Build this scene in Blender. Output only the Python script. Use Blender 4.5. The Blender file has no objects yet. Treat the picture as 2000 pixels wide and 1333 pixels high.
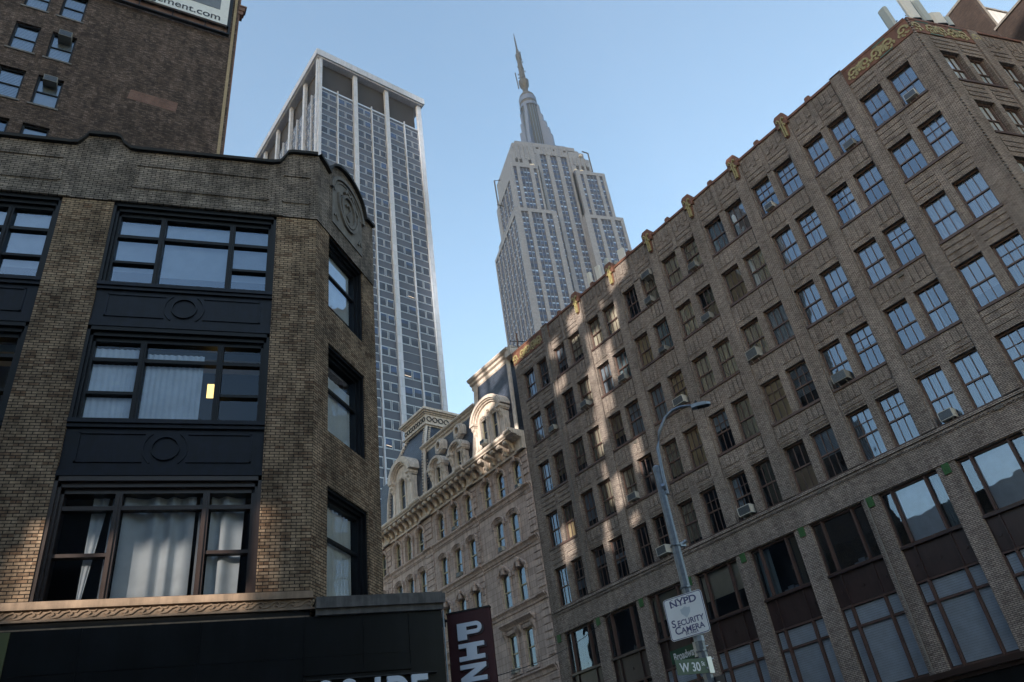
import bpy, math, random
from mathutils import Vector, Matrix
R = math.radians
random.seed(7)
sc = bpy.context.scene
COL = sc.collection
# ---------------------------------------------------------------- camera, world, sun, exposure
CAMM = None
def setup():
    cam = bpy.data.objects.new('camera', bpy.data.cameras.new('camera'))
    COL.objects.link(cam); sc.camera = cam
    pitch, roll, yaw = R(33.7063), R(-8.6373), R(20.2838)
    cp, sp, cy, sy = math.cos(pitch), math.sin(pitch), math.cos(yaw), math.sin(yaw)
    f = Vector((sy*cp, cy*cp, sp)); r0 = Vector((cy, -sy, 0)); u0 = r0.cross(f)
    r = math.cos(roll)*r0 + math.sin(roll)*u0; u = -math.sin(roll)*r0 + math.cos(roll)*u0
    M = Matrix((r, u, -f)).transposed().to_4x4(); M.translation = (0, 0, 1.6)
    cam.matrix_world = M
    cam.data.sensor_width = 36; cam.data.lens = 1526.26*36/2000
    cam.data.clip_end = 6000; cam.data.clip_start = .05
    SAZ, SEL = 225, 16      # the sun: math azimuth and height, low behind the viewer
    w = bpy.data.worlds.new('World'); sc.world = w; w.use_nodes = True
    nt = w.node_tree; nt.nodes.clear()
    sky = nt.nodes.new('ShaderNodeTexSky'); sky.sky_type = 'NISHITA'; sky.sun_disc = False
    sky.sun_elevation = R(SEL); sky.sun_rotation = R(90-SAZ)   # clockwise from +Y, as seen from above
    sky.air_density = 1.5; sky.dust_density = .8; sky.ozone_density = 1.9; sky.altitude = 0
    bg = nt.nodes.new('ShaderNodeBackground'); bg.inputs[1].default_value = .125
    out = nt.nodes.new('ShaderNodeOutputWorld')
    nt.links.new(sky.outputs[0], bg.inputs[0]); nt.links.new(bg.outputs[0], out.inputs[0])
    L = bpy.data.lights.new('sun', 'SUN'); L.energy = 2.7; L.angle = R(.3); L.color = (1, .89, .75)
    lo = bpy.data.objects.new('sun', L); COL.objects.link(lo)
    S = Vector((math.cos(R(SEL))*math.cos(R(SAZ)), math.cos(R(SEL))*math.sin(R(SAZ)), math.sin(R(SEL))))
    lo.rotation_euler = S.to_track_quat('Z', 'Y').to_euler(); lo.location = S*60
    v = sc.view_settings; sc.display_settings.display_device = 'sRGB'
    v.view_transform = 'Standard'; v.look = 'None'; v.gamma = 1; v.exposure = 1.58; v.use_curve_mapping = False
    sc.render.engine = 'CYCLES'
    c = sc.cycles; c.max_bounces = 6; c.diffuse_bounces = 3; c.glossy_bounces = 3; c.transparent_max_bounces = 10
    c.caustics_reflective = False; c.caustics_refractive = False; c.sample_clamp_indirect = 4
    return S
SUN = setup()
TH = R(110.67938)
# ---------------------------------------------------------------- mesh helpers
class MB:
    def __init__(s): s.v = []; s.f = []; s.uv = []
    def poly(s, pts, uvs=None):
        i = len(s.v); s.v += [tuple(p) for p in pts]; s.f.append(tuple(range(i, i+len(pts))))
        if uvs is None:
            a, b, c = Vector(pts[0]), Vector(pts[1]), Vector(pts[2]); n = (b-a).cross(c-a)
            ax, ay, az = abs(n.x), abs(n.y), abs(n.z)
            if az > ax and az > ay: uvs = [(p[0], p[1]) for p in pts]
            elif ax > ay: uvs = [(p[1], p[2]) for p in pts]
            else: uvs = [(p[0], p[2]) for p in pts]
        s.uv += uvs
    def box(s, x0, x1, y0, y1, z0, z1, skip=''):
        if x0 > x1: x0, x1 = x1, x0
        if y0 > y1: y0, y1 = y1, y0
        if z0 > z1: z0, z1 = z1, z0
        if 'f' not in skip: s.poly([(x0,y0,z0),(x1,y0,z0),(x1,y0,z1),(x0,y0,z1)])
        if 'b' not in skip: s.poly([(x1,y1,z0),(x0,y1,z0),(x0,y1,z1),(x1,y1,z1)])
        if 'l' not in skip: s.poly([(x0,y1,z0),(x0,y0,z0),(x0,y0,z1),(x0,y1,z1)])
        if 'r' not in skip: s.poly([(x1,y0,z0),(x1,y1,z0),(x1,y1,z1),(x1,y0,z1)])
        if 't' not in skip: s.poly([(x0,y0,z1),(x1,y0,z1),(x1,y1,z1),(x0,y1,z1)])
        if 'd' not in skip: s.poly([(x0,y1,z0),(x1,y1,z0),(x1,y0,z0),(x0,y0,z0)])
    def prism(s, P, y0, y1):            # polygon in x,z counter-clockwise from the front, front at y0
        s.poly([(x, y0, z) for x, z in P]); s.poly([(x, y1, z) for x, z in reversed(P)])
        n = len(P)
        for i in range(n):
            (a, b), (c, d) = P[i], P[(i+1) % n]
            s.poly([(a, y0, b), (a, y1, b), (c, y1, d), (c, y0, d)])
    def ext(s, P, x0, x1):              # profile in y,z extruded along x
        n = len(P)
        s.poly([(x0, y, z) for y, z in P]); s.poly([(x1, y, z) for y, z in reversed(P)])
        for i in range(n):
            (a, b), (c, d) = P[i], P[(i+1) % n]
            s.poly([(x0, a, b), (x1, a, b), (x1, c, d), (x0, c, d)])
    def zprism(s, P, z0, z1):           # plan polygon in x,y extruded upwards
        n = len(P)
        s.poly([(x, y, z1) for x, y in P]); s.poly([(x, y, z0) for x, y in reversed(P)])
        for i in range(n):
            (a, b), (c, d) = P[i], P[(i+1) % n]
            L = math.hypot(c-a, d-b); u0 = 0 if abs(c-a) > abs(d-b) else 0
            s.poly([(a, b, z0), (c, d, z0), (c, d, z1), (a, b, z1)], [(0, z0), (L, z0), (L, z1), (0, z1)])
    def ring(s, cx, cz, r0, r1, y0, y1, a0=0, a1=math.pi, n=12, k=1.0, closed=False):
        A = [a0+(a1-a0)*i/n for i in range(n+1)]
        for i in range(n):
            q = []
            for a, r in ((A[i], r0), (A[i], r1), (A[i+1], r1), (A[i+1], r0)):
                q.append((cx+r*math.cos(a), cz+r*k*math.sin(a)))
            s.prism(q, y0, y1)
    def ribbon(s, P, w, y0, y1):
        L = []; Rr = []
        for i in range(len(P)):
            a = P[max(i-1, 0)]; b = P[min(i+1, len(P)-1)]
            dx, dz = b[0]-a[0], b[1]-a[1]; l = math.hypot(dx, dz) or 1
            ww = w(i/(len(P)-1)) if callable(w) else w
            L.append((P[i][0]-dz/l*ww/2, P[i][1]+dx/l*ww/2)); Rr.append((P[i][0]+dz/l*ww/2, P[i][1]-dx/l*ww/2))
        for i in range(len(P)-1): s.prism([L[i], Rr[i], Rr[i+1], L[i+1]], y0, y1)
    def tube(s, P, rad, n=8):
        rings = []
        for i, p in enumerate(P):
            p = Vector(p); a = Vector(P[max(i-1, 0)]); b = Vector(P[min(i+1, len(P)-1)])
            t = (b-a).normalized(); up = Vector((0, 0, 1)) if abs(t.z) < .95 else Vector((1, 0, 0))
            u = t.cross(up).normalized(); v = t.cross(u)
            r = rad[i] if isinstance(rad, (list, tuple)) else rad
            rings.append([p+u*r*math.cos(2*math.pi*k/n)+v*r*math.sin(2*math.pi*k/n) for k in range(n)])
        for i in range(len(rings)-1):
            for k in range(n): s.poly([rings[i][k], rings[i][(k+1) % n], rings[i+1][(k+1) % n], rings[i+1][k]])
        s.poly(rings[0]); s.poly(list(reversed(rings[-1])))
    def lathe(s, prof, c=(0, 0), n=24):
        for (r0, z0), (r1, z1) in zip(prof[:-1], prof[1:]):
            for k in range(n):
                a, b = 2*math.pi*k/n, 2*math.pi*(k+1)/n
                P = [(c[0]+r0*math.cos(a), c[1]+r0*math.sin(a), z0), (c[0]+r0*math.cos(b), c[1]+r0*math.sin(b), z0),
                     (c[0]+r1*math.cos(b), c[1]+r1*math.sin(b), z1), (c[0]+r1*math.cos(a), c[1]+r1*math.sin(a), z1)]
                s.poly(P, [(a*r0, z0), (b*r0, z0), (b*r1, z1), (a*r1, z1)])
    def wall(s, x0, x1, z0, z1, holes, y=0.0, depth=.25):
        # holes: (xa, xb, za, zb) or (xa, xb, za, zb, rise) for an arched top
        xs = sorted({x0, x1} | {h[0] for h in holes} | {h[1] for h in holes}); xs = [x for x in xs if x0 <= x <= x1]
        zs = sorted({z0, z1} | {h[2] for h in holes} | {h[3] for h in holes}); zs = [z for z in zs if z0 <= z <= z1]
        for i in range(len(xs)-1):
            run = None
            for j in range(len(zs)-1):
                cx, cz = (xs[i]+xs[i+1])/2, (zs[j]+zs[j+1])/2
                inh = any(h[0] < cx < h[1] and h[2] < cz < h[3] for h in holes)
                if not inh:
                    if run is None: run = zs[j]
                if inh and run is not None:
                    s.poly([(xs[i], y, run), (xs[i+1], y, run), (xs[i+1], y, zs[j]), (xs[i], y, zs[j])]); run = None
            if run is not None: s.poly([(xs[i], y, run), (xs[i+1], y, run), (xs[i+1], y, z1), (xs[i], y, z1)])
        for h in holes:
            a, b, c, d = h[:4]; Y = y+depth; t = d
            if len(h) > 4:
                rise = h[4]; t = d-rise; cx = (a+b)/2; r = (b-a)/2; n = 10
                pts = [(cx+r*math.cos(math.pi*i/n), t+rise*math.sin(math.pi*i/n)) for i in range(n+1)]
                for i in range(n):
                    (p, q), (u, v) = pts[i], pts[i+1]
                    s.poly([(p, y, q), (p, y, d), (u, y, d), (u, y, v)])
                    s.poly([(p, y, q), (u, y, v), (u, Y, v), (p, Y, q)])
            else: s.poly([(a, y, d), (b, y, d), (b, Y, d), (a, Y, d)])
            s.poly([(a, y, c), (a, y, t), (a, Y, t), (a, Y, c)]); s.poly([(b, y, t), (b, y, c), (b, Y, c), (b, Y, t)])
            s.poly([(a, Y, c), (b, Y, c), (b, y, c), (a, y, c)])
    def mesh(s, name, smooth=False):
        m = bpy.data.meshes.new(name); m.from_pydata(s.v, [], s.f)
        l = m.uv_layers.new(name='UVMap'); flat = [c for uv in s.uv for c in uv]
        l.data.foreach_set('uv', flat)
        if smooth: m.polygons.foreach_set('use_smooth', [True]*len(m.polygons))
        m.update(); return m
def link(name, data, parent=None, loc=(0, 0, 0), rz=0.0, mat=None):
    o = bpy.data.objects.new(name, data); COL.objects.link(o)
    if mat and data and not data.materials: data.materials.append(mat)
    o.parent = parent; o.location = loc; o.rotation_euler = (0, 0, rz); return o
def build(mb, name, mat, parent=None, loc=(0, 0, 0), rz=0.0, smooth=False):
    return link(name, mb.mesh(name, smooth), parent, loc, rz, mat)
def tag(o, label, cat, group=None, kind=None):
    if label: o['label'] = label
    if cat: o['category'] = cat
    if group: o['group'] = group
    if kind: o['kind'] = kind
    return o
def thing(name, label, cat, loc=(0, 0, 0), rz=0.0, group=None):
    return tag(link(name, None, None, loc, rz), label, cat, group)
def dup(o, parent=None):
    c = o.copy(); COL.objects.link(c); c.parent = parent
    for ch in [x for x in bpy.data.objects if x.parent == o]: dup(ch, c)
    return c
# ---------------------------------------------------------------- materials
MATS = {}
def newmat(name):
    m = bpy.data.materials.new(name); m.use_nodes = True; nt = m.node_tree; nt.nodes.clear()
    out = nt.nodes.new('ShaderNodeOutputMaterial'); MATS[name] = m
    return m, nt, out
def N(nt, t, **kw):
    n = nt.nodes.new(t)
    for k, v in kw.items():
        if k.startswith('i_'): n.inputs[k[2:].replace('_', ' ')].default_value = v
        else: setattr(n, k, v)
    return n
def noise(nt, src, scale, detail=4, rough=.55):
    n = N(nt, 'ShaderNodeTexNoise', i_Scale=scale, i_Detail=detail, i_Roughness=rough); nt.links.new(src, n.inputs['Vector']); return n.outputs[0]
def ramp(nt, src, stops):
    n = N(nt, 'ShaderNodeValToRGB'); e = n.color_ramp.elements
    while len(e) < len(stops): e.new(.5)
    for i, (p, c) in enumerate(stops): e[i].position = p; e[i].color = (c, c, c, 1) if not isinstance(c, tuple) else c+(1,)
    nt.links.new(src, n.inputs[0]); return n.outputs[0]
def mul(nt, a, b, fac=1.0, mode='MULTIPLY'):
    n = N(nt, 'ShaderNodeMix', data_type='RGBA', blend_type=mode); n.inputs[0].default_value = fac
    nt.links.new(a, n.inputs[6])
    if isinstance(b, tuple): n.inputs[7].default_value = b+(1,)
    else: nt.links.new(b, n.inputs[7])
    return n.outputs[2]
def surf(nt, out, col, rough=.8, metal=0, bump=None, bs=.3, bd=.01, spec=.5):
    p = N(nt, 'ShaderNodeBsdfPrincipled'); p.inputs['Roughness'].default_value = rough; p.inputs['Metallic'].default_value = metal
    p.inputs['Specular IOR Level'].default_value = spec
    if isinstance(col, tuple): p.inputs['Base Color'].default_value = col+(1,)
    else: nt.links.new(col, p.inputs['Base Color'])
    if bump is not None:
        b = N(nt, 'ShaderNodeBump', i_Strength=bs, i_Distance=bd); nt.links.new(bump, b.inputs['Height']); nt.links.new(b.outputs[0], p.inputs['Normal'])
    nt.links.new(p.outputs[0], out.inputs[0]); return p
def brick(name, c1, c2, mortar, stain=.35, ss=.35, bw=.2, rh=.0677, ms=.006, soot=0.0, bs=.6, c3=None, streak=0):
    m, nt, out = newmat(name); uv = N(nt, 'ShaderNodeUVMap').outputs[0]; ob = N(nt, 'ShaderNodeTexCoord').outputs['Object']
    b = N(nt, 'ShaderNodeTexBrick', i_Scale=1.0); nt.links.new(uv, b.inputs['Vector'])
    b.inputs['Brick Width'].default_value = bw; b.inputs['Row Height'].default_value = rh; b.inputs['Mortar Size'].default_value = ms
    b.inputs['Mortar Smooth'].default_value = .2; b.inputs['Bias'].default_value = 0
    b.inputs['Color1'].default_value = c1+(1,); b.inputs['Color2'].default_value = c2+(1,); b.inputs['Mortar'].default_value = mortar+(1,)
    col = b.outputs[0]
    if c3:      # a third kind of brick, chosen brick by brick with a stretched noise
        mp = N(nt, 'ShaderNodeMapping'); mp.inputs['Scale'].default_value = (5, 14.77, 1); nt.links.new(uv, mp.inputs[0])
        wn = N(nt, 'ShaderNodeTexWhiteNoise', noise_dimensions='2D'); sn = N(nt, 'ShaderNodeVectorMath', operation='FLOOR'); nt.links.new(mp.outputs[0], sn.inputs[0]); nt.links.new(sn.outputs[0], wn.inputs['Vector'])
        g = ramp(nt, wn.outputs[0], [(0, 0.0), (.62, 0.0), (.9, .75), (1, 1.0)])
        mx = N(nt, 'ShaderNodeMix', data_type='RGBA'); nt.links.new(g, mx.inputs[0]); nt.links.new(col, mx.inputs[6]); mx.inputs[7].default_value = c3+(1,)
        mm = N(nt, 'ShaderNodeMix', data_type='RGBA'); nt.links.new(b.outputs['Fac'], mm.inputs[0]); nt.links.new(mx.outputs[2], mm.inputs[6]); mm.inputs[7].default_value = mortar+(1,); col = mm.outputs[2]
    st = ramp(nt, noise(nt, ob, ss, 8, .65), [(.3, 1-stain), (.65, 1.05)]); col = mul(nt, col, st)
    st2 = ramp(nt, noise(nt, uv, 9, 3), [(.25, .8), (.75, 1.12)]); col = mul(nt, col, st2)
    if soot:
        mp = N(nt, 'ShaderNodeMapping'); mp.inputs['Scale'].default_value = (1.1, .5, .5); nt.links.new(uv, mp.inputs[0])
        col = mul(nt, col, ramp(nt, noise(nt, mp.outputs[0], 1.6, 10, .8), [(.42, 1-soot), (.58, 1.0)]))
    if streak:
        mp = N(nt, 'ShaderNodeMapping'); mp.inputs['Scale'].default_value = (1.6, .16, 1); nt.links.new(uv, mp.inputs[0])
        col = mul(nt, col, ramp(nt, noise(nt, mp.outputs[0], 1.5, 6, .7), [(.38, 1-streak), (.55, 1.0), (.7, 1.08)]))
    inv = N(nt, 'ShaderNodeMath', operation='SUBTRACT'); inv.inputs[0].default_value = 1; nt.links.new(b.outputs['Fac'], inv.inputs[1])
    surf(nt, out, col, .92, 0, inv.outputs[0], bs, .008, .25); return m
def plain(name, col, rough=.6, metal=0, var=.15, sc_=3, bump=0, spec=.5, streak=0):
    m, nt, out = newmat(name); ob = N(nt, 'ShaderNodeTexCoord').outputs['Object']
    rgb = N(nt, 'ShaderNodeRGB'); rgb.outputs[0].default_value = col+(1,); c = rgb.outputs[0]
    nz = noise(nt, ob, sc_, 6, .6)
    if var: c = mul(nt, c, ramp(nt, nz, [(.3, 1-var), (.7, 1+var*.4)]))
    if streak:
        mp = N(nt, 'ShaderNodeMapping'); mp.inputs['Scale'].default_value = (3, 3, .25); nt.links.new(ob, mp.inputs[0])
        c = mul(nt, c, ramp(nt, noise(nt, mp.outputs[0], 2.2, 5, .7), [(.4, 1-streak), (.62, 1.0)]))
    surf(nt, out, c, rough, metal, nz if bump else None, bump, .01, spec); return m
def stone(name, c1, c2, joint, bw, rh, ms=.012, var=.2, streak=.2, rough=.85):
    m, nt, out = newmat(name); uv = N(nt, 'ShaderNodeUVMap').outputs[0]; ob = N(nt, 'ShaderNodeTexCoord').outputs['Object']
    b = N(nt, 'ShaderNodeTexBrick', i_Scale=1.0); nt.links.new(uv, b.inputs['Vector'])
    b.inputs['Brick Width'].default_value = bw; b.inputs['Row Height'].default_value = rh; b.inputs['Mortar Size'].default_value = ms
    b.inputs['Color1'].default_value = c1+(1,); b.inputs['Color2'].default_value = c2+(1,); b.inputs['Mortar'].default_value = joint+(1,)
    c = mul(nt, b.outputs[0], ramp(nt, noise(nt, ob, 1.1, 7, .65), [(.3, 1-var), (.7, 1.05)]))
    mp = N(nt, 'ShaderNodeMapping'); mp.inputs['Scale'].default_value = (3, 3, .2); nt.links.new(ob, mp.inputs[0])
    c = mul(nt, c, ramp(nt, noise(nt, mp.outputs[0], 1.7, 6, .7), [(.4, 1-streak), (.6, 1.0)]))
    surf(nt, out, c, rough, 0, b.outputs['Fac'], -.4, .01, .3); return m
def glassy(name, tint=(.92, .96, 1.0), refl=.08, rough=.015, wob=.25, fm=1.35):
    m, nt, out = newmat(name); ob = N(nt, 'ShaderNodeTexCoord').outputs['Object']
    oi = N(nt, 'ShaderNodeObjectInfo'); va = N(nt, 'ShaderNodeVectorMath', operation='MULTIPLY_ADD'); va.inputs[1].default_value = (1, 1, 1)
    nt.links.new(ob, va.inputs[0]); cx = N(nt, 'ShaderNodeCombineXYZ')
    ml = N(nt, 'ShaderNodeMath', operation='MULTIPLY'); nt.links.new(oi.outputs['Random'], ml.inputs[0]); ml.inputs[1].default_value = 50
    nt.links.new(ml.outputs[0], cx.inputs[0]); nt.links.new(cx.outputs[0], va.inputs[2])
    bp = N(nt, 'ShaderNodeBump', i_Strength=wob, i_Distance=.02); nt.links.new(noise(nt, va.outputs[0], 1.3, 1), bp.inputs['Height'])
    fr = N(nt, 'ShaderNodeFresnel'); fr.inputs[0].default_value = 1.55; nt.links.new(bp.outputs[0], fr.inputs['Normal'])
    ad = N(nt, 'ShaderNodeMath', operation='MULTIPLY_ADD', use_clamp=True); nt.links.new(fr.outputs[0], ad.inputs[0]); ad.inputs[1].default_value = fm; ad.inputs[2].default_value = refl
    tr = N(nt, 'ShaderNodeBsdfTransparent'); tr.inputs[0].default_value = tint+(1,)
    gl = N(nt, 'ShaderNodeBsdfGlossy'); gl.inputs['Roughness'].default_value = rough; gl.inputs[0].default_value = (.62, .76, .95, 1); nt.links.new(bp.outputs[0], gl.inputs['Normal'])
    mx = N(nt, 'ShaderNodeMixShader'); nt.links.new(ad.outputs[0], mx.inputs[0]); nt.links.new(tr.outputs[0], mx.inputs[1]); nt.links.new(gl.outputs[0], mx.inputs[2])
    nt.links.new(mx.outputs[0], out.inputs[0]); return m
def emit(name, col, s):
    m, nt, out = newmat(name); e = N(nt, 'ShaderNodeEmission'); e.inputs[0].default_value = col+(1,); e.inputs[1].default_value = s
    nt.links.new(e.outputs[0], out.inputs[0]); return m
def slate(name, col, w=.28, h=.22):
    m, nt, out = newmat(name); uv = N(nt, 'ShaderNodeUVMap').outputs[0]
    b = N(nt, 'ShaderNodeTexBrick', i_Scale=1.0); nt.links.new(uv, b.inputs['Vector'])
    b.inputs['Brick Width'].default_value = w; b.inputs['Row Height'].default_value = h; b.inputs['Mortar Size'].default_value = .022; b.inputs['Mortar Smooth'].default_value = .8
    c2 = tuple(x*1.7 for x in col); d = tuple(x*.35 for x in col)
    b.inputs['Color1'].default_value = col+(1,); b.inputs['Color2'].default_value = c2+(1,); b.inputs['Mortar'].default_value = d+(1,)
    inv = N(nt, 'ShaderNodeMath', operation='SUBTRACT'); inv.inputs[0].default_value = 1; nt.links.new(b.outputs['Fac'], inv.inputs[1])
    surf(nt, out, b.outputs[0], .45, 0, inv.outputs[0], .9, .03, .5); return m
def fabric(name, col, warm=.12, lo=.55):     # colour drifts a little from window to window
    m, nt, out = newmat(name); oi = N(nt, 'ShaderNodeObjectInfo'); ob = N(nt, 'ShaderNodeTexCoord').outputs['Object']
    rgb = N(nt, 'ShaderNodeRGB'); rgb.outputs[0].default_value = col+(1,)
    c = mul(nt, rgb.outputs[0], ramp(nt, oi.outputs['Random'], [(0, lo), (1, 1.1)]))
    c = mul(nt, c, ramp(nt, noise(nt, ob, 2.5, 3), [(.3, 1-warm), (.7, 1.05)])); surf(nt, out, c, .9, 0, spec=.2); return m

brick('brick_beige', (.46, .39, .345), (.34, .29, .262), (.06, .052, .052), .3, .25, ms=.011, bs=.7, streak=.25, soot=.12, c3=(.26, .205, .185))
brick('brick_tan', (.53, .37, .245), (.38, .27, .185), (.028, .023, .02), .4, .5, ms=.009, soot=.55, c3=(.24, .14, .085))
brick('brick_sooty', (.42, .345, .295), (.28, .235, .205), (.03, .026, .024), .4, .6, ms=.009, soot=.6)
brick('brick_umber', (.20, .135, .105), (.095, .068, .058), (.06, .048, .044), .45, .22, ms=.008, soot=.5, c3=(.33, .24, .20), streak=.25)
brick('brick_dark', (.065, .043, .038), (.035, .025, .024), (.045, .038, .035), .4, .4, ms=.01)
brick('brick_orange', (.27, .12, .085), (.20, .09, .07), (.20, .16, .14), .45, 1.0, ms=.015, bw=.2, rh=.0677)
brick('brick_buff', (.50, .38, .24), (.42, .32, .20), (.3, .24, .17), .2, .3)
plain('terracotta', (.20, .085, .052), .7, var=.35, sc_=2.2, streak=.35)
plain('glazed_yellow', (.34, .29, .13), .55, var=.45, sc_=8)
plain('copper_green', (.06, .14, .11), .6, var=.3)
plain('frame_brown', (.075, .042, .036), .5, var=.2)
plain('frame_sash', (.115, .07, .058), .5, var=.2)
plain('panel_maroon', (.040, .022, .022), .35, var=.3, sc_=1.5, streak=.3)
plain('navy_paint', (.0055, .0085, .020), .45, var=.5, sc_=5, spec=.25, streak=.45, bump=.15)
plain('black_frame', (.006, .007, .010), .45, var=.2, spec=.25)
plain('bronze_frame', (.030, .018, .015), .35, var=.2)
plain('fascia_black', (.006, .007, .009), .32, var=.6, sc_=1.6, spec=.3, streak=.4)
plain('olive_panel', (.085, .095, .035), .5, var=.1)
plain('sandstone', (.34, .24, .17), .85, var=.25, sc_=4, bump=.3, streak=.25)
plain('grey_paint', (.13, .12, .12), .7, var=.4, sc_=5, streak=.4)
plain('cast_stone', (.20, .185, .175), .85, var=.3, sc_=4, streak=.3, bump=.3)
plain('tar', (.012, .011, .011), .8, var=.3)
stone('ashlar', (.63, .505, .465), (.50, .40, .37), (.26, .22, .20), 1.1, .42, .012, .22, .3)
plain('cream_stone', (.76, .66, .59), .75, var=.22, sc_=2.5, streak=.3, bump=.2)
plain('cream_paint', (.52, .47, .33), .6, var=.15)
slate('slate_blue', (.033, .042, .065))
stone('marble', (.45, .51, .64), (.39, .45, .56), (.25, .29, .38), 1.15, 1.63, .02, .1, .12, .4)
plain('spandrel_blue', (.06, .072, .105), .35, var=.12, sc_=.4)
plain('aluminium', (.55, .58, .62), .35, .6, var=.08)
plain('louvre_dark', (.020, .021, .028), .8, var=.15, sc_=.5)
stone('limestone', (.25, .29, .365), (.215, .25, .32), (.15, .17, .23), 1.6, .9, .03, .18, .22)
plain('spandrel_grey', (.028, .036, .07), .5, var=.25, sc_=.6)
plain('steel_blue', (.11, .15, .24), .5, .1, var=.1)
plain('mast_glass', (.045, .06, .07), .5, .0, var=.2)
plain('antenna_grey', (.07, .075, .08), .6, .2)
plain('galvanised', (.20, .23, .28), .38, .7, var=.25, sc_=14)
plain('lamp_grey', (.25, .29, .34), .4, .4, var=.1)
plain('panel_white', (.62, .60, .56), .5, var=.08)
plain('panel_grey', (.36, .39, .38), .5, var=.08)
plain('rubber_black', (.012, .012, .014), .6)
plain('asphalt', (.05, .05, .052), .9, var=.25, sc_=1.2, bump=.3)
stone('pavement', (.30, .29, .28), (.27, .26, .25), (.12, .12, .12), 1.5, 1.5, .02, .2, 0)
plain('stucco', (.50, .50, .52), .9, var=.15, sc_=.6, streak=.2); plain('grey_stucco', (.36, .38, .42), .9, var=.25, sc_=.3, streak=.3)
plain('sign_white', (.66, .70, .78), .35, var=.06, sc_=3)
plain('sign_navy', (.012, .025, .16), .4, var=0)
plain('sign_green', (.003, .06, .038), .35, var=.05)
plain('shield_grey', (.42, .50, .62), .4, var=.1)
plain('banner_maroon', (.045, .006, .010), .6, var=.15)
plain('letter_white', (.60, .66, .78), .4, var=.05)
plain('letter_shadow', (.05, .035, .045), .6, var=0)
plain('board_white', (.70, .71, .70), .6, var=.1)
plain('board_grey', (.15, .17, .20), .6, var=.15)
plain('ink', (.02, .02, .03), .5, var=0)
plain('ac_white', (.42, .42, .41), .5, var=.1)
plain('conduit', (.16, .15, .14), .6, .3); plain('ac_grille', (.035, .042, .05), .6, var=.1)
plain('green_paint', (.03, .115, .03), .6, var=.3, sc_=20)
plain('interior_dark', (.018, .018, .022), .9, var=.3, sc_=.8)
plain('gypsum', (.5, .47, .4), .9)
fabric('curtain_white', (.40, .46, .54)); fabric('curtain_cream', (.74, .65, .50)); fabric('curtain_reflected_gold', (.55, .41, .24))  # gold and some cream stand in for sunlit reflections in the panes
fabric('shade_pale', (.80, .86, .95), lo=.9); fabric('drapery', (.84, .85, .86), lo=.95); fabric('ac_case', (.50, .49, .46), lo=.45); fabric('blind_white', (.34, .40, .49)); fabric('board_brown', (.36, .25, .16)); fabric('curtain_teal', (.28, .36, .40))
glassy('pane', refl=.10); glassy('pane_clear', refl=.0, wob=.1, fm=.8)
def dark_glass(name, col, rough, spec=1.0, metal=0.0, var=.4):
    m, nt, out = newmat(name); oi = N(nt, 'ShaderNodeObjectInfo'); ob = N(nt, 'ShaderNodeTexCoord').outputs['Object']
    rgb = N(nt, 'ShaderNodeRGB'); rgb.outputs[0].default_value = col+(1,)
    c = mul(nt, rgb.outputs[0], ramp(nt, noise(nt, ob, .35, 1), [(.35, 1-var), (.65, 1+var)])); surf(nt, out, c, rough, metal, noise(nt, ob, .9, 1), .08, .05, spec); return m
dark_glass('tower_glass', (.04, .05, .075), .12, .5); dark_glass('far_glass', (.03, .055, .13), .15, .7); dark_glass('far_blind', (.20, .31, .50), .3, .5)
emit('lit_panel', (1, .68, .22), .75); emit('lit_tube', (1, .8, .6), .55); emit('lit_bulb', (1, .55, .25), 3)
M = MATS
# ---------------------------------------------------------------- ground
g = MB(); g.poly([(-325, -175, 0), (515, -175, 0), (515, 695, 0), (-325, 695, 0)])
tag(build(g, 'street', M['asphalt']), None, None, kind='structure')
CO = Vector((28.89, 15.95)); nB = Vector((math.sin(TH), -math.cos(TH))); bB = Vector((math.cos(TH), math.sin(TH)))
def bpt(s, n): p = CO + bB*s + nB*n; return (p.x, p.y)
for P in ([bpt(-5, -4.3), (140, 11.6), (140, 140), bpt(130, -4.3)], [(-120, 11.8), (5.2, 11.8), (5.2-38, 11.8+100.7), (-120, 112.5)], [(-120, -60), (21, -60), (3.5, -2.2+2.2), (-120, 0)]):
    g = MB(); g.zprism(P, 0, .15); tag(build(g, 'pavement', M['pavement']), None, None, kind='structure')
# ---------------------------------------------------------------- shared window pieces
def sash(w, h, cols, lw=.05, fr=.07, t=.06, split=.5, upper_rows=1):
    b = MB(); b.box(0, fr, 0, .14, 0, h); b.box(w-fr, w, 0, .14, 0, h); b.box(fr, w-fr, 0, .14, h-fr, h); b.box(fr, w-fr, 0, .14, 0, fr)
    zm = h*split; b.box(fr, w-fr, .01, .09, zm-.035, zm+.035)
    for k in range(1, cols):
        x = fr+(w-2*fr)*k/cols; b.box(x-.014, x+.014, .04, .085, fr, zm-.035); b.box(x-.014, x+.014, .03, .085, zm+.035, h-fr)
    for k in range(1, upper_rows):
        z = zm+(h-fr-zm)*k/upper_rows; b.box(fr, w-fr, .032, .083, z-.013, z+.013)
    return b
def quadmesh(name, w, h, y, mat, x0=0, z0=0):
    b = MB(); b.poly([(x0, y, z0), (x0+w, y, z0), (x0+w, y, z0+h), (x0, y, z0+h)]); m = b.mesh(name); m.materials.append(M[mat]); return m
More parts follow.
